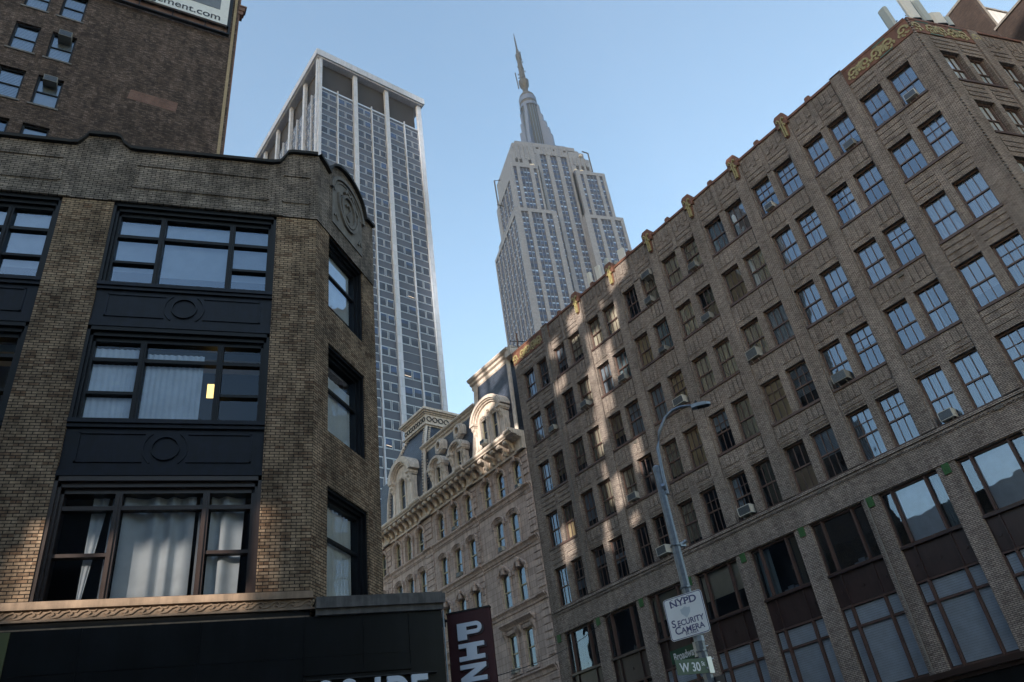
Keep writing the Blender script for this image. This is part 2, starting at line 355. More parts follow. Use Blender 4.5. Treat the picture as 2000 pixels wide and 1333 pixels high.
def drape(name, x0, x1, z0, z1, y, mat, amp=.03, n=24, per=.13, seed=0, tilt=0):
    rnd = random.Random(seed); b = MB(); ph = rnd.random()*6
    def yy(x): return y+amp*math.sin(x/per*2*math.pi+ph+1.4*math.sin(x*5+ph))
    X = [x0+(x1-x0)*i/n for i in range(n+1)]
    for i in range(n):
        t0 = tilt*(i/n); t1 = tilt*((i+1)/n)
        b.poly([(X[i]+t0, yy(X[i]), z0), (X[i+1]+t1, yy(X[i+1]), z0), (X[i+1], yy(X[i+1]), z1), (X[i], yy(X[i]), z1)])
    m = b.mesh(name, True); m.materials.append(M[mat]); return m
def slats(name, x0, x1, z0, z1, y, mat, pitch=.075):
    b = MB(); z = z0
    while z < z1:
        b.poly([(x0, y-.012, z), (x1, y-.012, z), (x1, y+.012, z+pitch*1.0), (x0, y+.012, z+pitch*1.0)]); z += pitch
    m = b.mesh(name); m.materials.append(M[mat]); return m
# ================================================================ beige corner building (local x = -s along Broadway, y inward)
COx, COy = CO.x, CO.y; AB = TH-math.pi      # angle of the frame whose x runs to the viewer's right along Broadway
BE = thing('brick_loft_building', 'long beige brick loft building with terracotta roof trim behind the street lamp', 'building', (COx, COy, 0))
BAYS = [(.88, 2.05, 2.42, 3.6), (4.4, 5.56, 5.95, 7.1), (7.93, 9.1, 9.48, 10.65), (11.46, 12.65, 13.04, 14.24), (15.1, 16.22, 16.66, 17.82),
        (18.65, 19.76, 20.3, 21.43), (22.28, 23.46, 23.85, 25.0), (25.87, 27.06, 27.5, 28.68), (29.5, 30.64, 31.04, 32.25)]
ROWS = [(29.2, 31.42), (25.6, 27.77), (21.82, 24.05), (18.15, 20.42), (14.42, 16.8)]
LB = 33.05; LR = 24.0
def W(s0, s1): return (-s1, -s0)
holes = []
for B in BAYS:
    for (za, zb) in ROWS:
        holes += [(-B[1], -B[0], za, zb), (-B[3], -B[2], za, zb)]
    holes.append((-B[3], -B[0], 5.72, 12.9))
w = MB(); w.wall(-LB, 0, 5.4, 33.6, holes, 0, .3)
PIERS = [0.0]+[(BAYS[i][3]+BAYS[i+1][0])/2 for i in range(8)]
def battens(w, x0, x1, z0, z1, n, y=-.035, step=0):
    dx = (x1-x0)/n
    for k in range(n):
        zz = z0+(step*(abs((k % 2)*1.0))+0); w.box(x0+dx*k+.03, x0+dx*(k+1)-.03, y, .0, zz, z1, 'b')
def relief(w, bays, ends, sgn=-1):
    for bi, B in enumerate(bays):
        for (a, b) in ((B[0], B[1]), (B[2], B[3])):
            x0, x1 = (-b, -a) if sgn < 0 else (a, b)
            for ri in range(4):
                z0, z1 = ROWS[ri+1][1], ROWS[ri][0]-.14
                if bi in ends:
                    for k in range(3): w.box(x0-.02, x1+.02, -.035, 0, z0+.28+k*.33, z0+.52+k*.33, 'b')
                else:
                    battens(w, x0, x1, z0+.3 if ri < 3 else z0+.52, z1-.06, 4, step=.0)
                    if ri == 3: w.box(x0, x1, -.03, 0, z0+.26, z0+.34, 'b'); w.box(x0, x1, -.03, 0, z0+.1, z0+.17, 'b')
            if bi not in ends:
                battens(w, x0, x1, 32.55, 33.42, 4, step=.22)
                for k in range(2): w.box(x0-.02, x1+.02, -.035, 0, 31.86+k*.32, 32.08+k*.32, 'b')
            else:
                for k in range(3): w.box(x0-.05, x1+.05, -.03, 0, 31.62+k*.32, 31.84+k*.32, 'b')
relief(w, BAYS, (0, 8))
for p in PIERS[1:]:
    w.box(-p-.33, -p+.33, -.10, 0, 14.4, 33.75, 'b')
for B in BAYS[1:8]:
    m = (B[1]+B[2])/2; w.box(-m-.12, -m+.12, -.06, 0, 31.5, 33.62, 'b')
# belt of soldier bricks and thin dentil courses
w.box(-LB, 0, -.09, 0, 14.22, 14.36, 'b'); w.box(-LB, 0, -.05, 0, 14.1, 14.18, 'b')
w.box(-LB, 0, -.05, 0, 12.93, 13.1, 'b')
k = -LB
while k < -.1: w.box(k, k+.1, -.07, -.05, 14.04, 14.1); k += .2
for zr in (31.48,):
    k = -LB+.05
    while k < -.1: w.box(k, k+.09, -.03, 0, zr, zr+.13, 'b'); k += .17
build(w, 'front_wall', M['brick_beige'], BE, rz=AB)
# right-hand wall on the side street
RB = [(.88, 2.12, 2.48, 3.66)]+[(a, a+1.17, a+1.54, a+2.72) for a in (4.5, 8.1, 11.7, 15.3, 18.9)]
holes = []
for B in RB:
    for (za, zb) in ROWS: holes += [(B[0], B[1], za, zb), (B[2], B[3], za, zb)]
w = MB(); w.wall(0, LR, 5.4, 33.6, holes, 0, .3); relief(w, RB, (0,), 1)
for x in (4.08, 7.66, 11.26, 14.86, 18.46): w.box(x-.3, x+.3, -.08, 0, 14.4, 33.7, 'b')
for x in range(0, 96): z = 14.5+x*.2; w.box(-.03, .1, -.06, 0, z, z+.1)
build(w, 'side_wall', M['brick_beige'], BE)
def B2W(x, y, c_=math.cos(AB), s_=math.sin(AB)): return (x*c_-y*s_, x*s_+y*c_)
pl = [B2W(-LB, .32), B2W(0, .32), (.35, .32), (LR, .3), (LR, 22), B2W(-LB, 22)]
q = MB(); q.zprism([B2W(-LB, .3), B2W(-.1, .3), (.35, .3), (LR, .3), (LR, 24), B2W(-LB, 24)], 33.1, 33.3); build(q, 'roof', M['tar'], BE)
q = MB(); q.zprism([B2W(-LB+.3, 1.3), B2W(-1.3, 1.3), (1.9, 1.3), (LR-.3, 1.3), (LR-.3, 23), B2W(-LB+.3, 23)], .3, 33.0); build(q, 'interior', M['interior_dark'], BE)
q = MB()
for (za, zb) in ROWS: q.zprism([B2W(-LB+.1, .32), B2W(-.1, .32), (.35, .32), (LR-.1, .32), (LR-.3, 1.29), (1.89, 1.29), B2W(-1.31, 1.29), B2W(-LB+.1, 1.29)], zb+.35, zb+.6)
build(q, 'floor_slab', M['gypsum'], BE)
q = MB(); q.box(-LB, -LB+.2, .3, 24, 0, 33.5); build(q, 'party_wall', M['brick_umber'], BE, rz=AB)
q = MB(); q.box(LR-.2, LR, .3, 24, 0, 33.5); build(q, 'end_wall', M['brick_umber'], BE)
q = MB(); q.box(-LB, 0, .02, .3, 33.3, 33.6); q.box(-LB, -.05, -.07, .3, 33.6, 33.76)
for P in PIERS[1:]: pass
for i, p in enumerate(PIERS[1:]):
    if i == 7 or i == 0: q.box(-p-.34, -p+.34, -.14, .28, 33.763, 33.8)
for B in BAYS[1:8]:
    m = (B[1]+B[2])/2; q.prism([(-m-.17, 33.58), (-m+.17, 33.58), (-m+.17, 33.86), (-m+.1, 33.93), (-m-.1, 33.93), (-m-.17, 33.86)], -.13, .27)
build(q, 'coping', M['terracotta'], BE, rz=AB)
q = MB(); q.box(.02, LR, -.07, .3, 33.6, 33.75); build(q, 'coping', M['terracotta'], BE)
for xa, xb in ((-4.36, -.02), (-LB, -28.7)): q = MB(); q.box(xa, xb, -.045, 0, 32.6, 33.6, 'b'); build(q, 'frieze_panel', M['terracotta'], BE, rz=AB)
q = MB(); q.box(.03, 4.4, -.045, 0, 32.6, 33.6, 'b'); build(q, 'frieze_panel', M['terracotta'], BE)
def scroll(b, cx, cz, r, mir, y=-.085):
    P = []
    for i in range(15):
        a = 3.5-i*.52; rr = r*(1-i/17); P.append((cx+mir*rr*math.cos(a), cz+rr*math.sin(a)*.95))
    b.ribbon(P, lambda t: .13*r/.3*(1-.35*t), y, -.045)
    for j in range(3):
        a = -.4-j*.75; b.ribbon([(cx+mir*r*.75*math.cos(a), cz+r*.8*math.sin(a)), (cx+mir*r*1.15*math.cos(a-.15), cz+r*1.25*math.sin(a-.15)), (cx+mir*r*1.2*math.cos(a-.5), cz+r*1.35*math.sin(a-.4))], .1*r/.3, y+.01, -.045)
def leafs(b, cx, cz, r, mir, y=-.085):
    for j, (dx, hh) in enumerate(((-.16, .75), (0, 1.0), (.16, .6))):
        b.ribbon([(cx+dx, cz-r*.95), (cx+dx-.04*mir, cz-r*.2), (cx+dx+.05*mir, cz+r*.5*hh), (cx+dx+.16*mir, cz+r*hh)], lambda t: .12*(1-.3*t), y, -.045)
def frieze(b, x0, x1, flip=1):
    L = x1-x0; cz = 33.1; r = .29
    for k, (t, ty, mir) in enumerate(((.075, 's', 1), (.26, 's', -1), (.345, 'l', 1), (.43, 's', 1), (.57, 's', -1), (.655, 'l', -1), (.74, 's', 1), (.925, 's', -1))):
        x = x0+L*t
        (scroll if ty == 's' else leafs)(b, x, cz+.02, r, mir)
for xa, xb in ((-4.33, -.05), (-LB, -28.75)): q = MB(); frieze(q, xa, xb); build(q, 'scroll_ornament', M['glazed_yellow'], BE, rz=AB)
q = MB(); frieze(q, .05, 4.38); build(q, 'scroll_ornament', M['glazed_yellow'], BE)
for rz_, L_ in ((AB, ((-1.9, -1.2, 33.5), (-1.8, -1.1, 32.62))), (0, ((.5, 1.3, 33.5), (2.6, 3.4, 33.5), (1.0, 1.8, 32.62)))):
    for a, b, z in L_: q = MB(); q.box(a, b, -.06, -.045, z, z+.07); build(q, 'copper_flashing', M['copper_green'], BE, rz=rz_)
# crowned pier caps with gilded plumes
cap = MB(); cap.prism([(-.4, 33.3), (.4, 33.3), (.4, 34.02), (.26, 34.2), (-.26, 34.2), (-.4, 34.02)], -.22, .3)
cap.prism([(-.26, 33.3), (-.2, 32.6), (-.08, 32.42), (.08, 32.42), (.2, 32.6), (.26, 33.3)], -.155, -.10)
pm = MB()
for d in (-.07, .07): pm.ribbon([(d, 32.5), (d, 33.2), (d*1.2, 33.6)], .085, -.27, -.15)
for mr in (-1, 1):
    for (z0, r) in ((33.72, .17), (33.28, .12)):
        pm.ribbon([(mr*.05, z0-.25), (mr*.07, z0), (mr*(.07+r*.5), z0+r*.7), (mr*(.07+r), z0+r*.5), (mr*(.07+r*1.05), z0+.0), (mr*(.07+r*.75), z0-.03)], .07, -.29, -.2)
capm, pmm = cap.mesh('pier_cap'), pm.mesh('plume'); capm.materials.append(M['terracotta']); pmm.materials.append(M['glazed_yellow'])
for p in (7.52, 11.05, 14.66, 18.22, 21.85, 25.43):
    o = link('pier_cap', capm, BE, B2W(-p, 0)+(0,), AB); o.scale = (.88, 1, 1); link('plume_ornament', pmm, o)
# sills
for B in BAYS:
    for (za, zb) in ROWS:
        q = MB(); q.box(-B[3]-.06, -B[0]+.06, -.06, .25, za-.13, za, 'b'); build(q, 'sill', M['frame_brown'], BE, rz=AB)
for B in RB:
    for (za, zb) in ROWS: q = MB(); q.box(B[0]-.06, B[3]+.06, -.06, .25, za-.13, za, 'b'); build(q, 'sill', M['frame_brown'], BE)
# double-hung windows
SM = {}
for ri, (za, zb) in enumerate(ROWS):
    for v in (1, 2):
        m = sash(1.17, zb-za, 3, upper_rows=v).mesh('window'); m.materials.append(M['frame_sash']); SM[ri, v] = m
    SM[ri, 'p'] = quadmesh('pane', 1.06, zb-za-.12, .07, 'pane', .05, .06)
H = 2.25; BL = {}
BL['full'] = [drape('curtain', .06, 1.11, .02, H, .13, 'curtain_white', .03, 36, .09+.03*i, i, .04*i) for i in range(3)]
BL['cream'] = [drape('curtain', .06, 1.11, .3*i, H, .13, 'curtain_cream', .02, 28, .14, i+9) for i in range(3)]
BL['gold_reflection'] = [quadmesh('blind', 1.07, H-.1-.35*i, .12, 'curtain_reflected_gold', .05, .05+.35*i) for i in range(3)]
BL['half'] = [quadmesh('blind', 1.07, H-z, .11, 'blind_white', .05, z) for z in (.9, 1.35, .5)]
BL['slat'] = [slats('blind', .06, 1.11, z, H, .11, 'blind_white') for z in (1.1, .1, .7)]
BL['part'] = [drape('curtain', .06, .5, .02, H, .13, 'curtain_white', .02, 12, .11, 4), drape('curtain', .6, 1.11, .02, H, .13, 'curtain_white', .02, 12, .11, 5), drape('curtain', .06, .8, .02, H, .13, 'curtain_teal', .02, 16, .11, 6, .1)]
BL['board'] = [quadmesh('blind', 1.07, z, .11, 'board_brown', .05, .05) for z in (.7, 1.1, 2.1)]
BL['side'] = [quadmesh('blind', 1.07, H-.08-z, .1, 'shade_pale', .05, z) for z in (.06, .3)]
BL['strip'] = [quadmesh('blind', 1.07, .5, .11, 'blind_white', .05, z) for z in (.6, 1.4, 1.0)]
def put_window(parent, loc, rz, ri, kind, up=1, name='window', rnd=random):
    o = link(name, SM[ri, up], parent, loc, rz); link('pane', SM[ri, 'p'], o)
    if kind in BL: link('blind' if BL[kind][0].name.startswith('blind') else 'curtain', rnd.choice(BL[kind]), o)
    return o
rr = random.Random(11)
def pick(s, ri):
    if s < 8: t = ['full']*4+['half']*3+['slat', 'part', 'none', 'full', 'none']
    elif s < 13: t = ['full', 'part', 'cream', 'slat', 'none', 'half', 'none', 'gold_reflection']
    elif s < 20: t = ['gold_reflection', 'gold_reflection', 'cream', 'cream', 'cream', 'board', 'part', 'none', 'half']  # warm cloth colours paint in the golden reflections of this stretch
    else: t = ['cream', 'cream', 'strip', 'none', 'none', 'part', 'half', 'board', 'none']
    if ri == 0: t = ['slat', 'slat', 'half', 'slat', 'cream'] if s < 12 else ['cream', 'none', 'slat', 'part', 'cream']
    if s > 20: t = ['cream', 'cream', 'cream', 'strip', 'none', 'part', 'half', 'gold_reflection', 'full', 'full'] if ri else t
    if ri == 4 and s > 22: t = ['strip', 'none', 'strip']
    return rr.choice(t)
for B in BAYS:
    for ri, (za, zb) in enumerate(ROWS):
        for (a, b) in ((B[0], B[1]), (B[2], B[3])):
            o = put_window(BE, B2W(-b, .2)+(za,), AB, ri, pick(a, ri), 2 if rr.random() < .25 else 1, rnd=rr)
            o.scale = ((b-a)/1.17, 1, 1)
n = 0
rest = []
for B in RB[:2]:
    for ri, (za, zb) in enumerate(ROWS[:3]):
        for (a, b) in ((B[0], B[1]), (B[2], B[3])):
            if n < 10: put_window(BE, (a, .2, za), 0, ri, 'side', rnd=rr); n += 1
            else: rest.append((a, za, ri))
for B in RB:
    for ri, (za, zb) in enumerate(ROWS):
        for a in (B[0], B[2]):
            if B in RB[:2] and ri < 3: continue
            rest.append((a, za, ri))
q = MB(); q2 = MB()
for a, za, ri in rest:
    s0 = sash(1.17, ROWS[ri][1]-ROWS[ri][0], 3)
    i0 = len(q.v); q.v += [(x+a, y+.2, z+za) for x, y, z in s0.v]; q.f += [tuple(i+i0 for i in f) for f in s0.f]; q.uv += s0.uv
    q2.poly([(a, .29, za), (a+1.17, .29, za), (a+1.17, .29, ROWS[ri][1]), (a, .29, ROWS[ri][1])])
tag(build(q, 'side_windows', M['frame_sash'], BE), None, None, kind='stuff'); tag(build(q2, 'side_panes', M['tower_glass'], BE), None, None, kind='stuff')
# wide three-part windows of the two lower floors, maroon panels between
def tri(w, z0, z1, trans=None, dark=False):
    b = MB(); b.box(0, .06, 0, .16, z0, z1); b.box(w-.06, w, 0, .16, z0, z1); b.box(.06, w-.06, 0, .16, z1-.07, z1); b.box(.06, w-.06, 0, .16, z0, z0+.07)
    for x in (w*.205, w*.775): b.box(x-.045, x+.045, -.08, .12, z0+.07, z1-.07); b.box(x-.02, x+.02, -.11, -.08, z0, z1)
    if trans: b.box(.06, w-.06, .02, .11, trans-.05, trans+.05)
    return b
rr = random.Random(5)
for bi, B in enumerate(BAYS):
    a, b = B[0], B[3]; wd = b-a; L0 = B2W(-b, .17)
    o = build(tri(wd, 10.52, 12.88), 'wide_window', M['frame_brown'], BE, L0+(0,), AB)
    link('pane', quadmesh('pane', wd-.1, 2.28, .09, 'pane', .05, 10.56), o)
    k = bi
    if k in (0, 1, 2): link('blind', quadmesh('blind', wd*.55, 2.2, .16, 'shade_pale', wd*.22, 10.6), o); link('curtain', drape('curtain', wd*.8, wd-.1, 10.6, 12.8, .3, 'curtain_teal', .02, 10, .1, k), o)
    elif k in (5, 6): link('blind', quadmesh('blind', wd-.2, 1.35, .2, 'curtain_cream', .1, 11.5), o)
    elif k == 8: link('blind', quadmesh('blind', wd*.56, 2.2, .35, 'louvre_dark', wd*.22, 10.6), o)
    elif k == 4: link('curtain', drape('curtain', .1, wd*.3, 10.6, 12.8, .3, 'curtain_teal', .03, 10, .1, k), o)
    q = MB(); q.box(-b, -a, .2, .3, 9.1, 10.48); q.box(-b, -a, .05, .25, 10.42, 10.52)
    for x in (-b+wd*.205, -b+wd*.775): q.box(x-.03, x+.03, .12, .2, 9.1, 10.42)
    for x in (-b+wd*.1, -b+wd*.5, -b+wd*.9): q.prism([(x+.09*math.cos(t*math.pi/4), 9.72+.09*math.sin(t*math.pi/4)) for t in range(8)], .17, .2)
    o = build(q, 'spandrel_panel', M['panel_maroon'], BE, rz=AB)
    o = build(tri(wd, 5.74, 9.08, 8.2), 'shop_window', M['frame_brown'], BE, L0+(0,), AB)
    link('pane', quadmesh('pane', wd-.1, 3.25, .09, 'pane_clear', .05, 5.78), o)
    if bi < 7:
        for (x0, x1) in ((.08, wd*.19), (wd*.225, wd*.755), (wd*.79, wd-.08)): link('blind', slats('blind', x0, x1, 5.85, 8.95, .11, 'shade_pale', .095), o)
    else: link('blind', quadmesh('blind', wd-.2, 3.0, .35, 'curtain_teal', .1, 5.9), o)
q = MB(); q.box(-LB, .0, -.35, .25, 5.3, 5.66); q.box(-LB, .0, -.5, -.35, 5.45, 5.66); build(q, 'storefront_ledge', M['bronze_frame'], BE, rz=AB)
q = MB(); q.box(-LB, -.02, .0, .3, 0, 5.3); q.box(-LB, -.02, -.25, .0, 4.2, 5.28); build(q, 'storefront', M['fascia_black'], BE, rz=AB)
q = MB(); q.box(.02, LR, .0, .3, 0, 5.4); build(q, 'storefront', M['fascia_black'], BE)
# green boards on the piers
for i, p in enumerate([4.02, 7.52, 11.05, 14.68, 18.21, 21.83, 25.47, 29.08, 32.71]):
    q = MB(); q.box(-p-.15, -p+.15, -.05, -.002, 12.5, 12.93)
    for t in range(5): q.ribbon([(-p-.12, 12.55+t*.08), (-p, 12.6+t*.08), (-p+.12, 12.53+t*.08)], .015, -.06, -.05)
    build(q, 'pier_plate', M['green_paint'], BE, rz=AB)
# things standing on the third-floor sills
def litter(name, label, cat, s, z, kind):
    q = MB()
    if kind == 0: q.box(-.16, .16, -.1, .1, 0, .2); q.box(.2, .38, -.08, .08, 0, .13); q.box(-.4, -.2, -.06, .06, 0, .1)
    else: q.lathe([(0.0, 0), (.07, 0), (.07, .2), (.03, .25), (.03, .3), (0, .3)]); q.box(.12, .26, -.05, .05, 0, .22)
    x, y = B2W(-s, .5); o = build(q, name, M['blind_white' if kind == 0 else 'curtain_teal'], None, (COx+x, COy+y, z), AB); tag(o, label, cat)
litter('carton', 'white cartons on the sill of the wide window just right of the lamp post', 'carton', 16.4, 10.62, 0)
litter('bottle', 'teal bottles standing on the sill of a wide dark window left of the lamp post', 'bottle', 27.1, 10.62, 1)
litter('carton', 'green and white cartons lying in the black wide window with faint lettering', 'carton', 12.6, 10.62, 0)
for s, z in ((12.95, 11.95),):
    pass
# ---- air conditioners
def ac_mesh(w=.56, h=.37, d=.42):
    b = MB(); t = .025
    b.box(-w/2, w/2, -d, -d+.03, 0, t); b.box(-w/2, w/2, -d, -d+.03, h-t, h); b.box(-w/2, -w/2+t, -d, -d+.03, t, h-t); b.box(w/2-t, w/2, -d, -d+.03, t, h-t)
    b.box(-w/2, w/2, -d+.03, .15, 0, h)
    for k in range(5): b.box(w/2, w/2+.004, -d+.08+k*.06, -d+.11+k*.06, .08, h-.08)
    m = b.mesh('air_conditioner'); m.materials.append(M['ac_case'])
    g = MB(); g.box(-w/2+t, w/2-t, -d+.006, -d+.029, t, h-t); 
    n = 9
    gm = g.mesh('grille'); gm.materials.append(M['ac_grille'])
    f = MB()
    for k in range(1, n): z = t+(h-2*t)*k/n; f.box(-w/2+t, w/2-t, -d, -d+.006, z-.004, z+.004)
    fm = f.mesh('fins'); fm.materials.append(M['galvanised'])
    r = MB()
    for x in (-w*.28, w*.28): r.tube([(x, -d+.1, -.005), (x, .0, -.3)], .013, 6)
    rm = r.mesh('bracket'); rm.materials.append(M['ac_white'])
    return m, gm, fm, rm
ACM = ac_mesh(); ACR = random.Random(9)
def ac(loc, rz, label, group, sx=1.0, br=True):
    o = link('air_conditioner', ACM[0], None, loc, rz); tag(o, label, 'air conditioner', group); o.scale = (sx, sx**.5*ACR.uniform(.75, 1.1), sx*ACR.uniform(.85, 1.1)); o.rotation_euler.x = R(ACR.uniform(-1, 4)); o.rotation_euler.z += R(ACR.uniform(-2, 2))
    link('grille', ACM[1], o); link('fins', ACM[2], o)
    if br: link('bracket', ACM[3], o)
    return o
RN = ['top', 'second', 'third', 'fourth', 'fifth']
CN = ['first', 'second', 'third', 'fourth', 'fifth', 'sixth', 'seventh', 'eighth', 'ninth', 'tenth', 'eleventh', 'twelfth', 'thirteenth', 'fourteenth', 'fifteenth', 'sixteenth', 'seventeenth', 'eighteenth']
WL = sorted([w_ for B in BAYS for w_ in ((B[0], B[1]), (B[2], B[3]))])
for s, ri, sx, z in ((1.54, 0, 1, 0), (4.95, 0, 1, 0), (10.0, 0, .9, 0), (15.65, 0, 1, 0), (19.05, 0, 1.25, 1.8), (19.4, 0, 1, 0), (15.9, 1, 1.15, 0), (19.4, 1, .95, 0), (22.95, 1, 1, 0), (26.5, 1, 1.1, 0), (30.0, 1, 1, 0),
                    (19.2, 2, 1.35, .05), (24.25, 3, 1.25, .05), (17.2, 4, 1.35, .1), (22.95, 4, 1.3, .1), (10.05, 3, 1.3, .1), (6.55, 4, 1.05, .05), (13.9, 2, 1.25, .03)):
    ci = min(range(18), key=lambda i: abs((WL[i][0]+WL[i][1])/2-s)); x, y = B2W(-s, .12)
    nm = 'the %s window from the left, %s row, beige building' % (CN[17-ci], RN[ri])
    ac((COx+x, COy+y, ROWS[ri][0]+.03+z), AB, ('big dark air conditioner high in ' if z > 1 else 'air conditioner in ')+nm, 'window air conditioners', sx)
# conduits and a drain pipe on the long facade, small vents under some windows
for p, z0, z1 in ((29.06, 14.5, 33.2), (11.2, 5.7, 12.9)):
    q = MB(); q.tube([(-p, -.15, z0), (-p, -.15, z1)], .035, 6)
    for k in range(int((z1-z0)/1.8)): q.box(-p-.06, -p+.06, -.19, -.1, z0+k*1.8, z0+k*1.8+.05)
    build(q, 'drain_pipe', M['conduit'], BE, rz=AB)
vr = random.Random(31)
for k in range(14):
    B = vr.choice(BAYS); s0 = B[0]+.2+vr.random()*2; ri = vr.randrange(1, 5); z = ROWS[ri][0]-.42
    q = MB(); q.box(-s0-.14, -s0+.14, -.06, -.03, z, z+.16)
    for j in range(4): q.box(-s0-.12, -s0+.12, -.07, -.06, z+.02+j*.035, z+.035+j*.035)
    build(q, 'vent', M['conduit'], BE, rz=AB)
# ---- cellular antennas on the roof
def antenna(loc, rz, w, h, label, mat='panel_white', tilt=0, round_=True):
    t = thing('cell_antenna', label, 'antenna', loc, rz, 'cellular antennas on the beige roof'); q = MB()
    n = 8; P = []
    if round_: P = [(-w/2, .1), (-w/2, -.02), (-w*.32, -.1), (w*.32, -.1), (w/2, -.02), (w/2, .1)]
    else: P = [(-w/2, .12), (-w/2, -.08), (w/2, -.08), (w/2, .12)]
    q.zprism(P, .35, .35+h); build(q, 'panel', M[mat], t)
    q = MB(); q.zprism([(x*.96, y*.9) for x, y in P], .3, .349); build(q, 'end_cap', M['rubber_black'], t)
    q = MB(); q.tube([(0, .3, -2.4), (0, .3, h*.9)], .04); q.box(-.04, .04, .1, .3, .55, .62); q.box(-.04, .04, .1, .3, h*.75, h*.75+.07)
    for k in range(5): q.tube([(.12*(-1)**k, .18, .5+k*.14), (.26*(-1)**k, .2, .56+k*.14)], .03, 6)
    build(q, 'mount', M['rubber_black'], t)
def ron(s, y, z=33.55): x, yy = B2W(-s, y); return (COx+x, COy+yy, z)
antenna(ron(24.45, .7), AB+.1, .38, 1.7, 'narrow white panel antenna, leftmost of the row in front of the art deco tower')
antenna(ron(23.55, .7), AB+.1, .42, 1.65, 'white panel antenna second from the left of the row in front of the tower')
antenna(ron(22.65, .7), AB-.3, .44, 1.6, 'grey rounded panel antenna in the middle of the row in front of the tower', 'panel_grey')
antenna(ron(21.9, .8), AB, .26, .9, 'short grey antenna right behind the gilded pier cap', 'panel_grey')
antenna(ron(21.25, .8, 34.0), AB+.25, .5, 1.05, 'square white panel antenna at the right end of the row in front of the tower', round_=False)
antenna(ron(.72, .6), AB-.2, .46, 1.95, 'grey half-round panel antenna standing alone left of the building corner', 'panel_grey')
for i, (x, wd, hh, mt, lb) in enumerate(((2.75, .62, 2.2, 'panel_white', 'widest pale panel antenna just right of the building corner'), (3.6, .5, 2.1, 'panel_grey', 'round-topped grey panel antenna second from the building corner'),
      (4.45, .75, .95, 'panel_white', 'low cream panel antenna beside the dark brick building'), (5.1, .4, .75, 'panel_grey', 'small grey panel antenna nearest the dark brick building'))):
    antenna((COx+x, COy+1.05, 35.65), -.2, wd, hh, lb, mt)
t = thing('antenna_mast', 'rusty red aerial rods with a crossbar at the far end of the beige roof', 'aerial', ron(32.6, .9, 33.3)); q = MB()
q.tube([(-.5, 0, 0), (-.5, 0, 2.3)], .05); q.tube([(.7, 0, 0), (.7, 0, 2.0)], .05); q.tube([(.95, 0, 0), (.95, 0, 1.7)], .04); build(q, 'rod', M['terracotta'], t)
q = MB(); q.tube([(-1.1, 0, 1.55), (1.3, 0, 1.55)], .035); q.tube([(-1.0, .3, 1.2), (1.2, .3, 1.3)], .03); build(q, 'crossbar', M['rubber_black'], t)
# ================================================================ near brick building with cut corner (left)
CX, CY = .88, 15.95
CB = thing('corner_brick_building', 'near tan brick building with cut corner, navy panels and black shopfront', 'building', (CX, CY, 0))
AC_ = TH/2; cl = 3.24
def C2(x, y): return (x*math.cos(AC_)-y*math.sin(AC_), x*math.sin(AC_)+y*math.cos(AC_))
e1 = C2(cl, 0); XL = -21.0
wb = [(-4.93, -1.03), (-9.98, -6.08), (-15.03, -11.13), (-20.1, -16.2)]
w = MB(); w.wall(XL, 0, 6.6, 16.6, [(a, b, 6.6, 16.6) for a, b in wb], 0, .42)
for a, b in wb: pass
build(w, 'pier_wall', M['brick_tan'], CB)
# parapet with ogee humps
def hump(c0, c1, zb, zt, x0, x1):
    P = []
    return P
top = [(XL, 18.42), (-6.25, 18.42), (-6.05, 18.45), (-5.93, 18.62), (-5.84, 18.82), (-5.2, 18.85), (-5.08, 18.8), (-4.98, 18.6), (-4.8, 18.45), (-4.6, 18.43), (-1.22, 18.5), (-1.02, 18.55), (-.9, 18.75), (-.82, 18.95), (-.7, 19.0), (0, 19.02)]
w = MB()
for (a, b), (c, d) in zip(top[:-1], top[1:]): w.poly([(a, -.04, 16.6), (c, -.04, 16.6), (c, -.04, d), (a, -.04, b)])
w.poly([(XL, -.04, 16.6), (0, -.04, 16.6), (0, 0, 16.6), (XL, 0, 16.6)])
for (a, b, z0, z1) in ((-20.5, -6.3, 17.9, 17.95), (-20.5, -6.3, 17.1, 17.14), (-4.6, -1.3, 17.9, 17.95), (-4.6, -1.3, 17.1, 17.14), (-.9, -.2, 18.1, 18.15), (-.9, -.2, 17.1, 17.14)): w.box(a, b, -.07, -.04, z0, z1, 'b')
for x in (-6.25, -4.6, -1.28, -.9, -.2): w.box(x-.03, x+.03, -.07, -.04, 17.14, 17.9, 'b')
for a, b in wb: w.box(a-.15, b+.15, -.065, -.04, 16.61, 16.78, 'b')
build(w, 'parapet', M['brick_sooty'], CB)
def coping(w, pts, t=.1, y0=-.14, y1=.32):
    for (a, b), (c, d) in zip(pts[:-1], pts[1:]):
        w.poly([(a, y0, b), (c, y0, d), (c, y0, d+t), (a, y0, b+t)]); w.poly([(a, y0, b+t), (c, y0, d+t), (c, y1, d+t), (a, y1, b+t)])
        w.poly([(a, y1, b), (c, y1, d), (c, y0, d), (a, y0, b)]); w.poly([(c, y1, d), (a, y1, b), (a, y1, b+t), (c, y1, d+t)])
w = MB(); coping(w, top); build(w, 'coping', M['tar'], CB)
